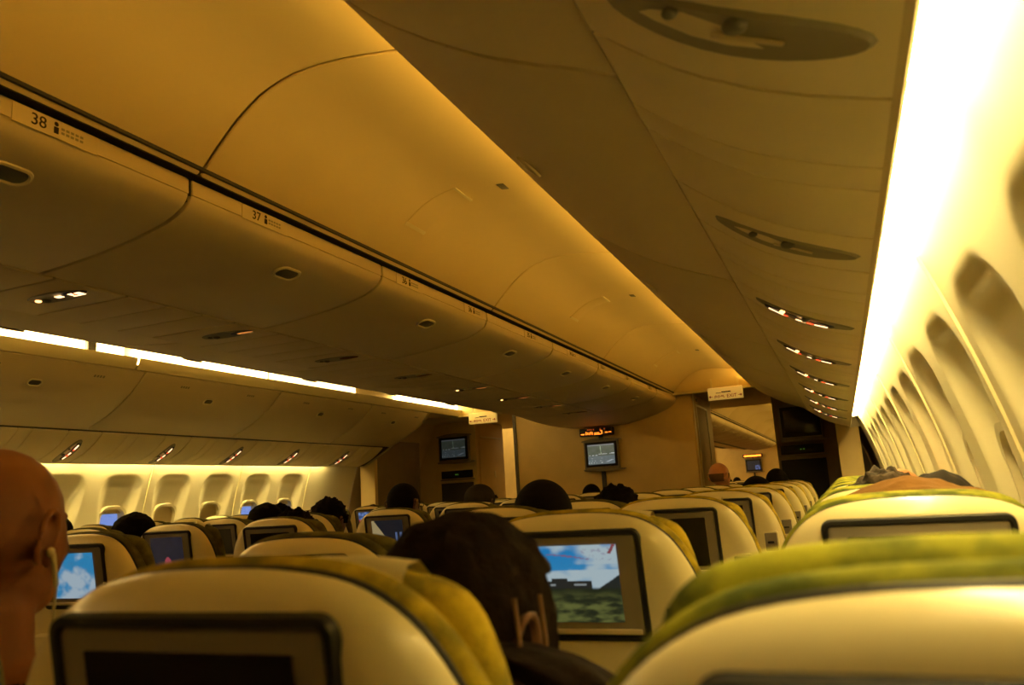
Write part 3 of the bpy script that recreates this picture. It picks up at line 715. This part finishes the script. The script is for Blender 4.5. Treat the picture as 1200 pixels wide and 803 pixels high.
# ------------------------------------------------------------------ people
def capsule(mb, p0, p1, r0, r1, n=10):
    p0, p1 = Vector(p0), Vector(p1); k = max(2, int((p1-p0).length/(min(r0, r1)*.45)))
    k = min(k, 24)
    for i in range(k+1):
        t = i/k; c = p0.lerp(p1, t); r = r0+(r1-r0)*t; mb.ball(c, (r, r, r), n, 7)
def head_shapes(mb, c, turn=0, k=1.0, fem=False):
    """skull, jaw, nose, brow, lips, ears around head centre c; turn in degrees about z"""
    R = Matrix.Rotation(math.radians(turn), 3, 'Z')
    def P(x, y, z): return c+R @ Vector((x*k, y*k, z*k))
    def eb(x, y, z, a, b, d):
        s0 = len(mb.v); mb.ball((0, 0, 0), (a*k, b*k, d*k), 18, 12)
        for i in range(s0, len(mb.v)): v = R @ Vector(mb.v[i]); q = P(x, y, z); mb.v[i] = (q.x+v.x, q.y+v.y, q.z+v.z)
    eb(0, -.012, .022, .076, .094, .090); eb(0, .025, -.01, .066, .066, .085)       # cranium, mid face
    eb(0, .045, -.075, .044, .042, .032); eb(0, .02, -.06, .056, .055, .045)        # chin, jaw
    eb(0, .088, -.018, .010, .012, .026); eb(0, .096, -.034, .013, .011, .010)      # nose
    eb(-.026, .074, .022, .021, .010, .007); eb(.026, .074, .022, .021, .010, .007) # brow
    eb(0, .088, -.058, .022, .008, .006); eb(0, .086, -.069, .020, .008, .006)      # lips
    for q in (-1, 1):
        eb(q*.037, .060, -.022, .019, .018, .019)                                   # cheeks
        for i in range(14):                                                         # ear: rim curve and lobe
            a = math.radians(-60+i*20); eb(q*(.081+.011*math.sin(i/13*math.pi)), -.032-.019*math.cos(a)*1.0+.004, -.004+.033*math.sin(a), .0060, .0060, .0060)
        eb(q*.076, -.022, -.006, .007, .014, .022); eb(q*.079, -.016, -.034, .006, .008, .009)
def hand(mb, wrist, side, R):
    W = Vector(wrist)
    def P(x, y, z): return W+R @ Vector((x*side, y, z))
    for i in range(5): mb.ball(P(.0, .02+.014*i, 0), (.034-.001*i, .018, .013), 10, 7)
    for j, (x, L) in enumerate(((-.030, .062), (-.010, .072), (.010, .068), (.029, .054))):
        a = P(x, .082, .0); b = P(x*1.1, .082+L*.45, .004); c = P(x*1.12, .082+L*.75, -.008); d = P(x*1.12, .082+L, -.022)
        capsule(mb, a, b, .0088, .0082, 8); capsule(mb, b, c, .0082, .0076, 8); capsule(mb, c, d, .0076, .0068, 8)
    a = P(-.034, .03, 0); b = P(-.056, .055, -.004); c = P(-.062, .082, -.010)
    capsule(mb, a, b, .0105, .0095, 8); capsule(mb, b, c, .0095, .008, 8)
def body_mesh(turn=0, lean=0.0, drop=0.0, fine=.0085, female=False, bulk=1.0):
    """seated figure; origin on the floor under the seat back, facing +y. Materials: 0 skin, 1 top, 2 trousers"""
    mb = MB(); hx = lean
    sh = 1.0-drop; hd = Vector((hx, .265, 1.225-drop))
    capsule(mb, (0, .36, .56), (0, .33, .70), .135*bulk, .125*bulk); capsule(mb, (hx*.3, .32, .70), (hx*.6, .285, sh-.10), .125*bulk, .115*bulk)
    for q in (-1, 1):
        capsule(mb, (q*.06, .37, .56), (q*.07, .33, .66), .115*bulk, .10*bulk)
        capsule(mb, (q*.055+hx*.4, .31, .78), (q*.085+hx*.7, .28, sh-.09), .10*bulk, .095*bulk)
        capsule(mb, (q*.04+hx*.8, .275, sh+.03), (q*.165+hx*.8, .275, sh-.02), .05, .058)
        S = Vector((q*.175+hx*.8, .275, sh-.03)); E = Vector((q*.215, .34, .72-drop*.5)); Wr = Vector((q*.15, .57, .68))
        capsule(mb, S, E, .052, .042); capsule(mb, E, Wr, .040, .027)
        hand(mb, Wr, q, Matrix.Rotation(math.radians(q*12), 3, 'Z') @ Matrix.Rotation(math.radians(-8), 3, 'X'))
        capsule(mb, (q*.085, .38, .545), (q*.105, .78, .56), .085, .062); capsule(mb, (q*.105, .78, .555), (q*.105, .80, .34), .058, .058)
        capsule(mb, (q*.105, .80, .34), (q*.105, .79, .12), .056, .040); capsule(mb, (q*.105, .78, .055), (q*.115, .93, .045), .042, .036)
        capsule(mb, (q*.105, .79, .12), (q*.105, .775, .05), .04, .042)
    capsule(mb, (hx*.9, .262, sh+.02), (hx, .262, sh+.13), .058, .052)
    head_shapes(mb, hd, turn, 1.0, female)
    me = bpy.data.meshes.new('b'); me.from_pydata(mb.v, [], mb.f)
    o = bpy.data.objects.new('b', me); COL.objects.link(o)
    r = o.modifiers.new('r', 'REMESH'); r.mode = 'VOXEL'; r.voxel_size = fine
    sm = o.modifiers.new('s', 'SMOOTH'); sm.factor = .5; sm.iterations = 3
    dg = bpy.context.evaluated_depsgraph_get(); out = bpy.data.meshes.new_from_object(o.evaluated_get(dg)); bpy.data.objects.remove(o)
    out.materials.clear()
    for m in (SKIN_T, CLOTH_K, CLOTH_N): out.materials.append(m)
    n = len(out.polygons); cen = np.zeros(n*3); out.polygons.foreach_get('center', cen); cen = cen.reshape(-1, 3); mi = np.zeros(n, dtype=np.int32)
    x, y, z = cen.T
    mi[:] = 1
    mi[(z > sh+.055) & (abs(x-hx) < .11)] = 0
    mi[(y > .56) & (z > .60) & (z < .80) & (abs(x) > .07) & (y < .8) & (z > .635)] = 0
    mi[(z < .635) & (y > .40)] = 2; mi[z < .60] = 2
    out.polygons.foreach_set('material_index', mi); out.shade_smooth()
    return out, hd
def person(me_hd, loc, skin, top, label, group='seated passengers', scale=1.0):
    me, hd = me_hd; o = link_mesh('person', me, None, loc); o.scale = (scale,)*3
    for i, m in enumerate((skin, top, CLOTH_N)):
        o.material_slots[i].link = 'OBJECT'; o.material_slots[i].material = m
    tag(o, label, 'person', group); return o, hd
def hair_short(p, hd, m, turn=0, lump=.0, grow=.008, low=-.02, name='hair', rough=.0):
    R = Matrix.Rotation(math.radians(turn), 3, 'Z'); vs = []; fs = []; nu, nv = 44, 30
    for j in range(nv+1):
        for i in range(nu):
            ph = math.pi*.74*j/nv; th = 2*math.pi*i/nu
            v = Vector((math.sin(ph)*math.cos(th), math.sin(ph)*math.sin(th), math.cos(ph)))
            fr = max(0, v.y)                                     # hairline rises at the front
            lim = .045*fr*fr+low+(.03 if abs(v.x) > .75 and -.2 < v.y < .35 else 0)
            q = Vector((v.x*(.076+grow), -.012+v.y*(.094+grow), .022+v.z*(.090+grow)))
            if q.z < lim: q = Vector((v.x*.060, -.012+v.y*.078, lim+.004))
            else: q += v*(lump*(noise.noise(v*4.5+Vector((lump*99, 0, 0)))+.3)+rough*noise.noise(v*22))
            vs.append(hd+R @ q)
    fs = [(j*nu+i, j*nu+(i+1) % nu, (j+1)*nu+(i+1) % nu, (j+1)*nu+i) for j in range(nv) for i in range(nu)]
    return add(name, vs, fs, m, p, smooth=80)

B_STD = body_mesh()
B_TURN = body_mesh(turn=-28, drop=.03)
B_LEFT = body_mesh(turn=25, drop=.045, bulk=.92)

# the bald man at the left edge, in the nearest aisle seat
p, hd = person(body_mesh(turn=19, fine=.005, drop=.02, lean=.012), (1.545, .425, 0), mat('deep_tan_skin', (.32, .115, .042), .5, .3, var=.1, scale=12), CLOTH_K, 'bald man seen from behind with a white earphone at his ear', 'nearest passengers')
RB = Matrix.Rotation(math.radians(19), 3, 'Z'); eb = MB().ball(hd+RB @ Vector((.086, -.020, -.022)), (.005, .005, .006))
for a, b, r in (((.089, -.020, -.024), (.092, -.016, -.062), .0030), ((.092, -.016, -.062), (.078, .0, -.12), .0018), ((.078, .0, -.12), (.06, .03, -.19), .0018)): eb.tube(hd+RB @ Vector(a), hd+RB @ Vector(b), r)
e = eb.build('earphone', LINEN); e.location = p.location
tag(e, 'white earphone with its cord hanging from the bald man\'s ear', 'earphone')

# the woman with the long dark hair in the nearest middle seat
p, hd = person(body_mesh(turn=-16, fine=.0065, lean=.08, drop=.142, bulk=.9), (2.122, .475, 0), SKIN_D, CLOTH_K, 'woman with gathered dark hair leaning between the two nearest seats', 'nearest passengers')
def long_hair(p, hd):
    R = Matrix.Rotation(math.radians(-16), 3, 'Z'); vs = []; nu, nv = 60, 44
    for j in range(nv+1):
        for i in range(nu):
            ph = math.pi*.80*j/nv; th = 2*math.pi*i/nu
            v = Vector((math.sin(ph)*math.cos(th), math.sin(ph)*math.sin(th), math.cos(ph)))
            q = Vector((v.x*.087, -.016+v.y*.106, .020+v.z*.102))
            lim = .055 if v.y > .45 else (-.030 if v.y > -.12 else -.095)
            if q.z < lim and v.y > -.12: q = Vector((v.x*.058, -.012+v.y*.070, lim))
            q += v*(.0035*math.sin(th*34+ph*3)*max(0, math.sin(ph)))+v*.005*noise.noise(v*5)
            vs.append(hd+R @ q)
    fs = [(j*nu+i, j*nu+(i+1) % nu, (j+1)*nu+(i+1) % nu, (j+1)*nu+i) for j in range(nv) for i in range(nu)]
    h = add('hair', vs, fs, HAIR_D, p, smooth=80)
    # gathered tail falling to the right of the nape
    cs = catmull([(.03, -.06, .01), (.080, -.055, .002), (.120, -.045, -.010), (.150, -.035, -.036), (.170, -.025, -.09), (.175, -.015, -.20)], 6); n = 28; vs = []; fs = []
    for k, c in enumerate(cs):
        f = k/(len(cs)-1); rad = .034+.012*math.sin(f*3.0)-.014*f*f
        for i in range(n):
            a = 2*math.pi*i/n; rr = rad*(1+.10*math.sin(a*7+f*6)+.08*noise.noise(Vector((math.cos(a)*2, math.sin(a)*2, f*7))))
            vs.append(hd+R @ Vector((c[0]+rr*math.cos(a), c[1]+rr*.8*math.sin(a), c[2])))
    fs = [(k*n+i, k*n+(i+1) % n, (k+1)*n+(i+1) % n, (k+1)*n+i) for k in range(len(cs)-1) for i in range(n)]+[tuple(range(n)), tuple(range((len(cs)-1)*n, len(cs)*n))]
    add('gathered_tail', vs, fs, HAIR_D, h, smooth=80)
    # hair clip: two long prongs
    cl = MB()
    for dx in (0.0, .020):
        pts = [R @ Vector((.092+dx*.35, -.050+dx*1.4, z)) for z in (.045, .01, -.02, -.045)]
        off = [Vector((0.006*math.sin(i*1.0), -.006*math.sin(i*1.0), 0)) for i in range(4)]
        for a, b in zip(range(3), range(1, 4)): cl.tube(hd+pts[a]+off[a], hd+pts[b]+off[b], .0022)
    cl.build('hair_clip', mat('tortoise_clip', (.16, .08, .04), .35, .5), h)
    er = MB().ball(hd+R @ Vector((.092, -.004, -.045)), (.004, .004, .006)); er.build('earring', PLASTIC, p)
long_hair(p, hd)

def seatperson(key, B, skin, top, label, hair=None, dx=0, dz=0, **kw):
    x, y, ang = SEATPOS[key]
    p, hd = person(B, (x+dx, y, dz), skin, top, label)
    if hair: hair_short(p, hd, hair, **kw)
    return p, hd
p, hd = seatperson(('centre', 'right', 2), B_STD, SKIN_D, CLOTH_K, 'man with close-cropped hair and thin glasses above the centre seats', HAIR_B, dx=-.06, dz=-.035, grow=.004, low=-.03)
g = MB()
for q in (-1, 1):
    for i in range(12):
        a, b = 2*math.pi*i/12, 2*math.pi*(i+1)/12
        g.tube(hd+Vector((q*.032+.022*math.cos(a), .105, .002+.016*math.sin(a))), hd+Vector((q*.032+.022*math.cos(b), .105, .002+.016*math.sin(b))), .0015, seg=6)
    g.tube(hd+Vector((q*.054, .105, .006)), hd+Vector((q*.083, -.01, .008)), .0018, seg=6)
g.tube(hd+Vector((-.01, .107, .004)), hd+Vector((.01, .107, .004)), .0015, seg=6)
gl = g.build('glasses', HANDLE); gl.location = p.location; tag(gl, 'thin wire glasses on the man with close-cropped hair', 'glasses')
# person in a dark cap
p, hd = seatperson(('centre', 'right', 3), B_STD, SKIN_D, CLOTH_K, 'person in a dark peaked cap above the centre seats', HAIR_B, dx=-.02, dz=-.06, grow=.004)
cp = MB().ball(hd+Vector((0, -.012, .035)), (.092, .110, .088), 28, 16); 
vis = [Vector((x*.075, .085+.075*math.sqrt(max(0, 1-x*x)), .03-.018*x*x*0)) for x in np.linspace(-1, 1, 13)]; inn = [Vector((x*.082, .06+.035*math.sqrt(max(0, 1-x*x)), .045)) for x in np.linspace(-1, 1, 13)]
vv = [hd+v+Vector((0, 0, dz)) for dz in (0, .006) for v in inn+vis]
cp.add(vv, [(i, i+1, 13+i+1, 13+i) for i in range(12)]+[(26+i, 39+i, 39+i+1, 26+i+1) for i in range(12)]+[(13+i, 14+i, 40+i, 39+i) for i in range(12)])
cpo = cp.build('cap', CLOTH_K); cpo.location = p.location; tag(cpo, 'dark peaked cap on the head of a passenger in the centre seats', 'cap')
seatperson(('right', 'left', 2), B_STD, SKIN_D, CLOTH_K, 'passenger with a large round head of black hair in the aisle seat', HAIR_B, dx=.065, dz=-.095, grow=.016, low=-.04)
seatperson(('right', 'left', 3), B_TURN, SKIN_D, CLOTH_K, 'passenger with fluffy dark hair low in the aisle seat before the bulkhead', HAIR_B, dx=.08, dz=-.10, turn=-28, grow=.012, lump=.02, rough=.008)
p, hd = seatperson(('right', 'left', 7), B_TURN, SKIN_P, CLOTH_K, 'balding man with ruddy skin standing out beside the bulkhead edge', dx=.03, dz=.055)
hr = hair_short(p, hd, mat('sandy_grey_fringe', (.17, .085, .04), .8, .1, var=.2), turn=-28, grow=.001, low=-.06)
# drop the crown from his fringe
bm = bmesh.new(); bm.from_mesh(hr.data); bmesh.ops.delete(bm, geom=[v for v in bm.verts if v.co.z > hd.z+.03], context='VERTS'); bm.to_mesh(hr.data); bm.free()
seatperson(('right', 'middle', 5), B_LEFT, SKIN_D, CLOTH_N, 'passenger in dark navy with black hair low beside the balding man', HAIR_B, dx=-.05, dz=-.07, turn=25, grow=.012)
seatperson(('right', 'middle', 7), B_STD, SKIN_D, CLOTH_K, 'passenger with black hair far ahead in the right block', HAIR_B, dx=-.05, dz=-.06, grow=.01)
seatperson(('centre', 'right', 6), B_STD, SKIN_D, CLOTH_K, 'passenger with short black hair right in front of the bulkhead', HAIR_B, dx=-.08, dz=-.085, grow=.008)
seatperson(('right', 'right', 2), B_TURN, SKIN_T, CLOTH_B, 'passenger with tousled greying dark hair in the window column', HAIR_G, dx=.02, dz=-.105, turn=-28, grow=.014, lump=.02, rough=.008)
seatperson(('right', 'right', 3), B_TURN, SKIN_T, CLOTH_B, 'tan-skinned bald passenger just beyond the wavy-haired one by the window', None, dx=.11, dz=-.085)
lft = [(('centre', 'middle', 2), HAIR_B, -.10, .0, .016, .012, 'passenger with black frizzy hair, left of the pink-spotted screen'),
       (('centre', 'left', 2), HAIR_B, -.105, .1, .006, .016, 'passenger with smooth black hair beyond the pink-spotted screen'),
       (('left', 'right', 2), HAIR_B, -.10, .0, .01, .012, 'passenger with black hair below the middle left windows'),
       (('centre', 'right', 1), HAIR_D, -.10, -.1, .02, .012, 'passenger with spiky brown hair in the centre block'),
       (('left', 'middle', 3), HAIR_B, -.09, .0, .008, .01, 'passenger with short black hair near the last left windows'),
       (('left', 'right', 4), HAIR_B, -.11, -.1, .006, .01, 'passenger with black hair slumped by the left exit door'),
       (('centre', 'left', 1), HAIR_B, -.11, .05, .006, .01, 'passenger with low black hair beside the clouded screen'),
       (('left', 'right', 0), HAIR_B, -.05, -.05, .004, .01, 'passenger in dark clothes just right of the bald man')]
for key, h, dz, dx, lump, grow, lab in lft:
    rg = .012 if 'spiky' in lab or 'frizzy' in lab else .003
    seatperson(key, B_STD if dx >= 0 else B_LEFT, SKIN_D, CLOTH_K, lab, h, dx=dx, dz=dz, lump=lump, grow=grow, rough=rg, turn=0 if dx >= 0 else 25)
seatperson(('left', 'middle', 4), B_STD, SKIN_P, CLOTH_K, 'bald passenger, top of the head below the last left window', None, dz=-.075)
for k in range(3):
    o, hd = person(B_STD if k != 1 else B_LEFT, (.50-.02*k, 14.0+1.6*k, -.02-.03*k), SKIN_D, CLOTH_K, 'passenger with black hair in the next cabin, %s row there' % ORD[k], 'passengers of the next cabin')
    hair_short(o, hd, HAIR_B, turn=0 if k != 1 else 25)
# folded brown jacket over the shoulders of the passenger in the second window seat
def mound(name, cx, cy, cz, rx, ry, rz, m, label, cat, seed=0, n=48, k=22):
    vs = []
    for j in range(k+1):
        for i in range(n):
            ph = math.pi*.5*j/k; th = 2*math.pi*i/n; v = Vector((math.sin(ph)*math.cos(th), math.sin(ph)*math.sin(th), math.cos(ph)))
            q = 1+.10*noise.noise(v*2.2+Vector((seed, 0, 0)))+.03*noise.noise(v*7+Vector((seed, 3, 0)))
            vs.append((cx+v.x*rx*q, cy+v.y*ry*q, cz+v.z*rz*q))
    fs = [(j*n+i, j*n+(i+1) % n, (j+1)*n+(i+1) % n, (j+1)*n+i) for j in range(k) for i in range(n)]+[tuple(range(k*n, k*n+n))]
    return tag(add(name, vs, fs, m, None, 80), label, cat)
mound('blanket', 2.675, 1.60, 1.02, .21, .08, .178, CLOTH_B, 'brown blanket bunched over the top of the second window seat', 'blanket', 2)
mound('bag', 2.755, 2.02, 1.03, .12, .10, .175, CLOTH_K, 'dark rounded bundle beside the window beyond the brown blanket', 'bundle', 5)

# ------------------------------------------------------------------ bulkhead, partitions, galley
def monitor(name, x, y, z, w, h, kind, label, pole=False):
    t = empty(name, (x, y, z)); tag(t, label, 'monitor')
    MB().rbox(-w/2, w/2, -.03, .015, -h/2, h/2, .012).build('housing', GREYP, t)
    MB().rbox(-w/2+.02, w/2-.02, -.034, -.026, -h/2+.03, h/2-.03, .006).build('screen_frame', BLACKP, t)
    o = link_mesh('screen', screen_mesh(kind, w*.76, h*.66) if kind else MB().rbox(-w*.38, w*.38, -.002, 0, -h*.33, h*.33, .001).mesh(GLASSB), t, (0, -.0355, 0))
    o_ = o; cur = catmull([(-w/2-.015, h/2-.01), (-w*.25, h/2+.012), (0, h/2+.018), (w*.25, h/2+.012), (w/2+.03, h/2-.004)], 4)
    MB().prism(cur+[(a, b-.014) for a, b in cur[::-1]], 0, 0, lambda a, b, d: Vector((a, d, b)), rings=[(0, .0), (0, -.04)]).build('hood', GREYP, t)
    MB().prism([(-w/2-.01, -h/2+.006), (w/2+.07, -h/2+.002), (w/2+.05, -h/2-.014), (0, -h/2-.026), (-w/2, -h/2-.014)], 0, 0, lambda a, b, d: Vector((a, d, b)), rings=[(0, .0), (0, -.05)]).build('lower_lip', GREYP, t)
    if pole: MB().rbox(-.025, .025, -.005, .02, -1.55, -h/2, .004).rbox(-.025, .025, -.005, .02, h/2, h/2+.10, .004).build('mounting_rail', DARKP, t)
    else: MB().rbox(-.05, .05, .01, .03, -.05, .05, .004).build('mounting_bracket', DARKP, t)
    return t
bk = struct(MB().rbox(-1.09, 1.09, 8.9, 10.3, 0, Z(1.0), .012).build('wall_bulkhead', PARTM))
MB().box(1.088, 1.094, 8.98, 9.04, 0, Z(.99)).box(1.088, 1.098, 9.14, 9.17, .1, Z(.86)).box(1.088, 1.098, 9.9, 9.93, .1, Z(.86)).box(1.088, 1.098, 9.14, 9.93, Z(.86), Z(.88)).build('corner_trim', PLASTIC, bk, smooth=0)
MB().tube((1.09, 9.2, Z(.93)), (1.10, 9.2, Z(.93)), .018).build('round_button', HANDLE, bk)
MB().box(-1.10, -1.06, 8.885, 8.91, 0, Z(.95)).build('edge_strip', HANDLE, bk, smooth=0)
monitor('wall_monitor', 0.008, 8.865, Z(.380), .42, .345, 'map', 'monitor showing the flight map on the centre bulkhead', True)
# lit no smoking / seat belt sign above it
t = empty('seat_belt_sign', (-.02, 8.80, Z(.635))); tag(t, 'small sign with glowing amber symbols above the bulkhead monitor', 'sign')
MB().rbox(-.20, .20, -.02, .06, -.04, .05, .008).build('housing', DARKP, t)
sg = MB().rbox(-.18, -.14, -.026, -.021, -.020, -.012, .002).rbox(.11, .145, -.026, -.021, -.014, -.007, .002).rbox(.155, .185, -.026, -.021, -.012, -.006, .002)
for i in range(5): sg.rbox(-.122+i*.019, -.115+i*.019, -.026, -.021, -.026+.004*(i % 2), .010-.005*(i % 3), .002)
sg.rbox(-.02, .065, -.026, -.021, -.028, -.021, .002).rbox(-.02, .04, -.026, -.021, -.012, -.006, .002).rbox(.070, .077, -.026, -.021, -.024, .014, .002).rbox(.052, .077, -.026, -.021, .010, .016, .002)
sg.build('glowing_symbols', AMBER, t)
mb = MB()
for i in range(6): mb.rbox((-.10, -.08, -.06, -.03, .05, .10)[i], (-.10, -.08, -.06, -.03, .05, .10)[i]+.010, -.026, -.021, .024, .04, .002)
mb.build('glowing_caption', mat('amber_dim', (.5, .1, .02), .5, .2, emit=(1, .16, .02), power=.5), t)

# window-side partitions beyond the doors
for s in (1, -1):
    zs = [0, .3, .6, .9, 1.2, 1.5, 1.75, 1.95, 2.1, 2.22]
    pts = [(1.90, 0)]+[(min(wall_s(z), 2.9)-.015-.08*max(0, z-1.7), z) for z in zs]+[(1.90, 2.30)]
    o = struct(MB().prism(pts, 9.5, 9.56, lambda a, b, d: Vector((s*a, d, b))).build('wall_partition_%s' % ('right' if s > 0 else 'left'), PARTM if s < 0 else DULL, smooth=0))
    side = 'right' if s > 0 else 'left'
    mx = s*2.20 if s > 0 else -2.22
    t = monitor('wall_monitor', 2.19 if s > 0 else -2.205, 9.47, Z(.635) if s < 0 else Z(.60), .46, .36 if s < 0 else .40, 'mapdim' if s < 0 else None, 'monitor on the %s partition, %s' % (side, 'showing a dim map' if s < 0 else 'switched off and dark'))
    if s < 0: t.children[2].scale = (1, 1, 1)
    cons = empty('control_panel', (2.17 if s > 0 else -2.19, 9.49, Z(.29))); tag(cons, 'dark control strip with two green lights on the %s partition' % side, 'control panel')
    MB().rbox(-.23, .23, -.02, .005, -.05, .05, .006).build('panel_face', BLACKP, cons)
    MB().box(-.016, -.011, -.023, -.019, -.003, .002).box(.016, .021, -.023, -.019, -.003, .002).build('green_lights', LEDG, cons, smooth=0)
    MB().rbox(-.24, .26, -.03, .0, -.075, -.058, .004).build('shelf_edge', GREYP, cons)
    cu = empty('stowage_door', (2.17 if s > 0 else -2.19, 9.49, .6)); tag(cu, 'dark stowage door below the control strip on the %s partition' % side, 'cabinet door')
    MB().rbox(-.24, .24, -.015, .005, -.5, .80, .008).build('door_panel', DARKP if s < 0 else BLACKP, cu)
    MB().rbox(-.20, -.17, -.025, -.012, .2, .34, .004).build('handle', HANDLE, cu)
# tall galley unit on the left, its side facing the aisle
g = empty('galley_cabinet', (-1.93, 10.05, 0)); tag(g, 'tall tan galley cabinet beside the left partition', 'cabinet')
MB().rbox(-.6, .0, -.49, .45, 0, Z(.98), .01).build('cabinet_body', PARTM, g)
MB().rbox(.0, .012, -.40, .36, .2, Z(.74), .004).build('cabinet_door', PARTM, g)
MB().rbox(.012, .03, -.38, .30, Z(.765), Z(.785), .004).build('rail', PLASTIC, g)
MB().rbox(.012, .022, .05, .08, Z(.23), Z(.32), .003).build('latch_plate', PLASTIC, g)
# exit doors between the bins and the partitions
for s in (1, -1):
    d = struct(MB().box(0, .03, 8.1, 9.2, .05, 1.95, T=lambda v: Vector((s*(min(wall_s(v.z), 2.78)-.05+v.x), v.y, v.z))).build('door_%d' % (1 if s > 0 else 2), DULL, smooth=0))
    MB().rbox(0, .02, 8.40, 8.95, .70, 1.28, .006, T=lambda v: Vector((s*(2.70-v.x), v.y, v.z))).build('door_bustle', PSUP, d)
    MB().rbox(0, .03, 9.0, 9.1, 1.35, 1.62, .01, T=lambda v: Vector((s*(2.69-v.x), v.y, v.z))).build('door_handle', DARKP, d)
    fr = MB().box(2.55, 2.75, 8.03, 8.09, 0, Z(.5), T=lambda v: Vector((s*v.x, v.y, v.z))).build('trim_%d' % (50 if s > 0 else 51), PARTM, smooth=0); struct(fr)
# exit signs hanging across the aisles
def exit_sign(x, y, label):
    t = empty('exit_sign', (x, y, Z(.925))); tag(t, label, 'sign')
    MB().rbox(-.185, .185, -.02, .02, -.068, .068, .008).build('sign_body', SIGNB, t)
    M = lambda px, pz: frame3((px, -.0212, pz), (1, 0, 0), (0, 0, 1))
    text_part('exit_lettering', 'EXIT', .052, M(.012, -.049), REDINK, t, .0008)
    text_part('script_lettering', '\u1218\u12cd\u132b', .038, M(-.122, -.046), REDINK, t, .0008)
    ar = MB()
    for q, cx in ((-1, -.155), (1, .155)):
        ar.box(cx-.018, cx+.018, -.0225, -.0205, -.034, -.028); ar.add([(cx+q*.022, -.0225, -.031), (cx+q*.002, -.0225, -.016), (cx+q*.002, -.0225, -.046)], [(0, 1, 2)])
    ar.build('arrows', REDINK, t, smooth=0)
    MB().rbox(-.04, .06, -.0235, -.0205, .008, .020, .001).rbox(-.10, -.045, -.0225, -.0205, .004, .010, .0009).build('upper_print', INK, t)
    MB().box(-.15, -.13, -.005, .005, .066, .17).box(.13, .15, -.005, .005, .066, .17).build('hanger', PLASTIC, t, smooth=0)
exit_sign(1.495, 8.70, 'exit sign with red lettering hanging over the right aisle')
exit_sign(-1.41, 8.70, 'exit sign with red lettering hanging over the left aisle')
# far monitor and its amber sign at the end of the next cabin
struct(MB().box(-1.1, 1.1, 26.0, 26.1, 0, Z(1.0)).build('wall_far_bulkhead', PARTM, smooth=0))
monitor('wall_monitor', 0, 25.95, Z(.40), .5, .42, 'dark', 'tiny dark monitor on the far bulkhead of the next cabin', True)
t = empty('seat_belt_sign', (0, 25.9, Z(.70))); tag(t, 'tiny glowing amber sign at the end of the next cabin', 'sign')
MB().rbox(-.3, .3, -.02, .05, -.06, .05, .01).build('housing', DARKP, t)
MB().rbox(-.26, .26, -.026, -.021, -.03, .02, .004).build('glowing_symbols', AMBER, t)
struct(MB().box(1.9, 3.0, 10.9, 11.0, 0, 2.6).build('wall_divider', PARTM, smooth=0))
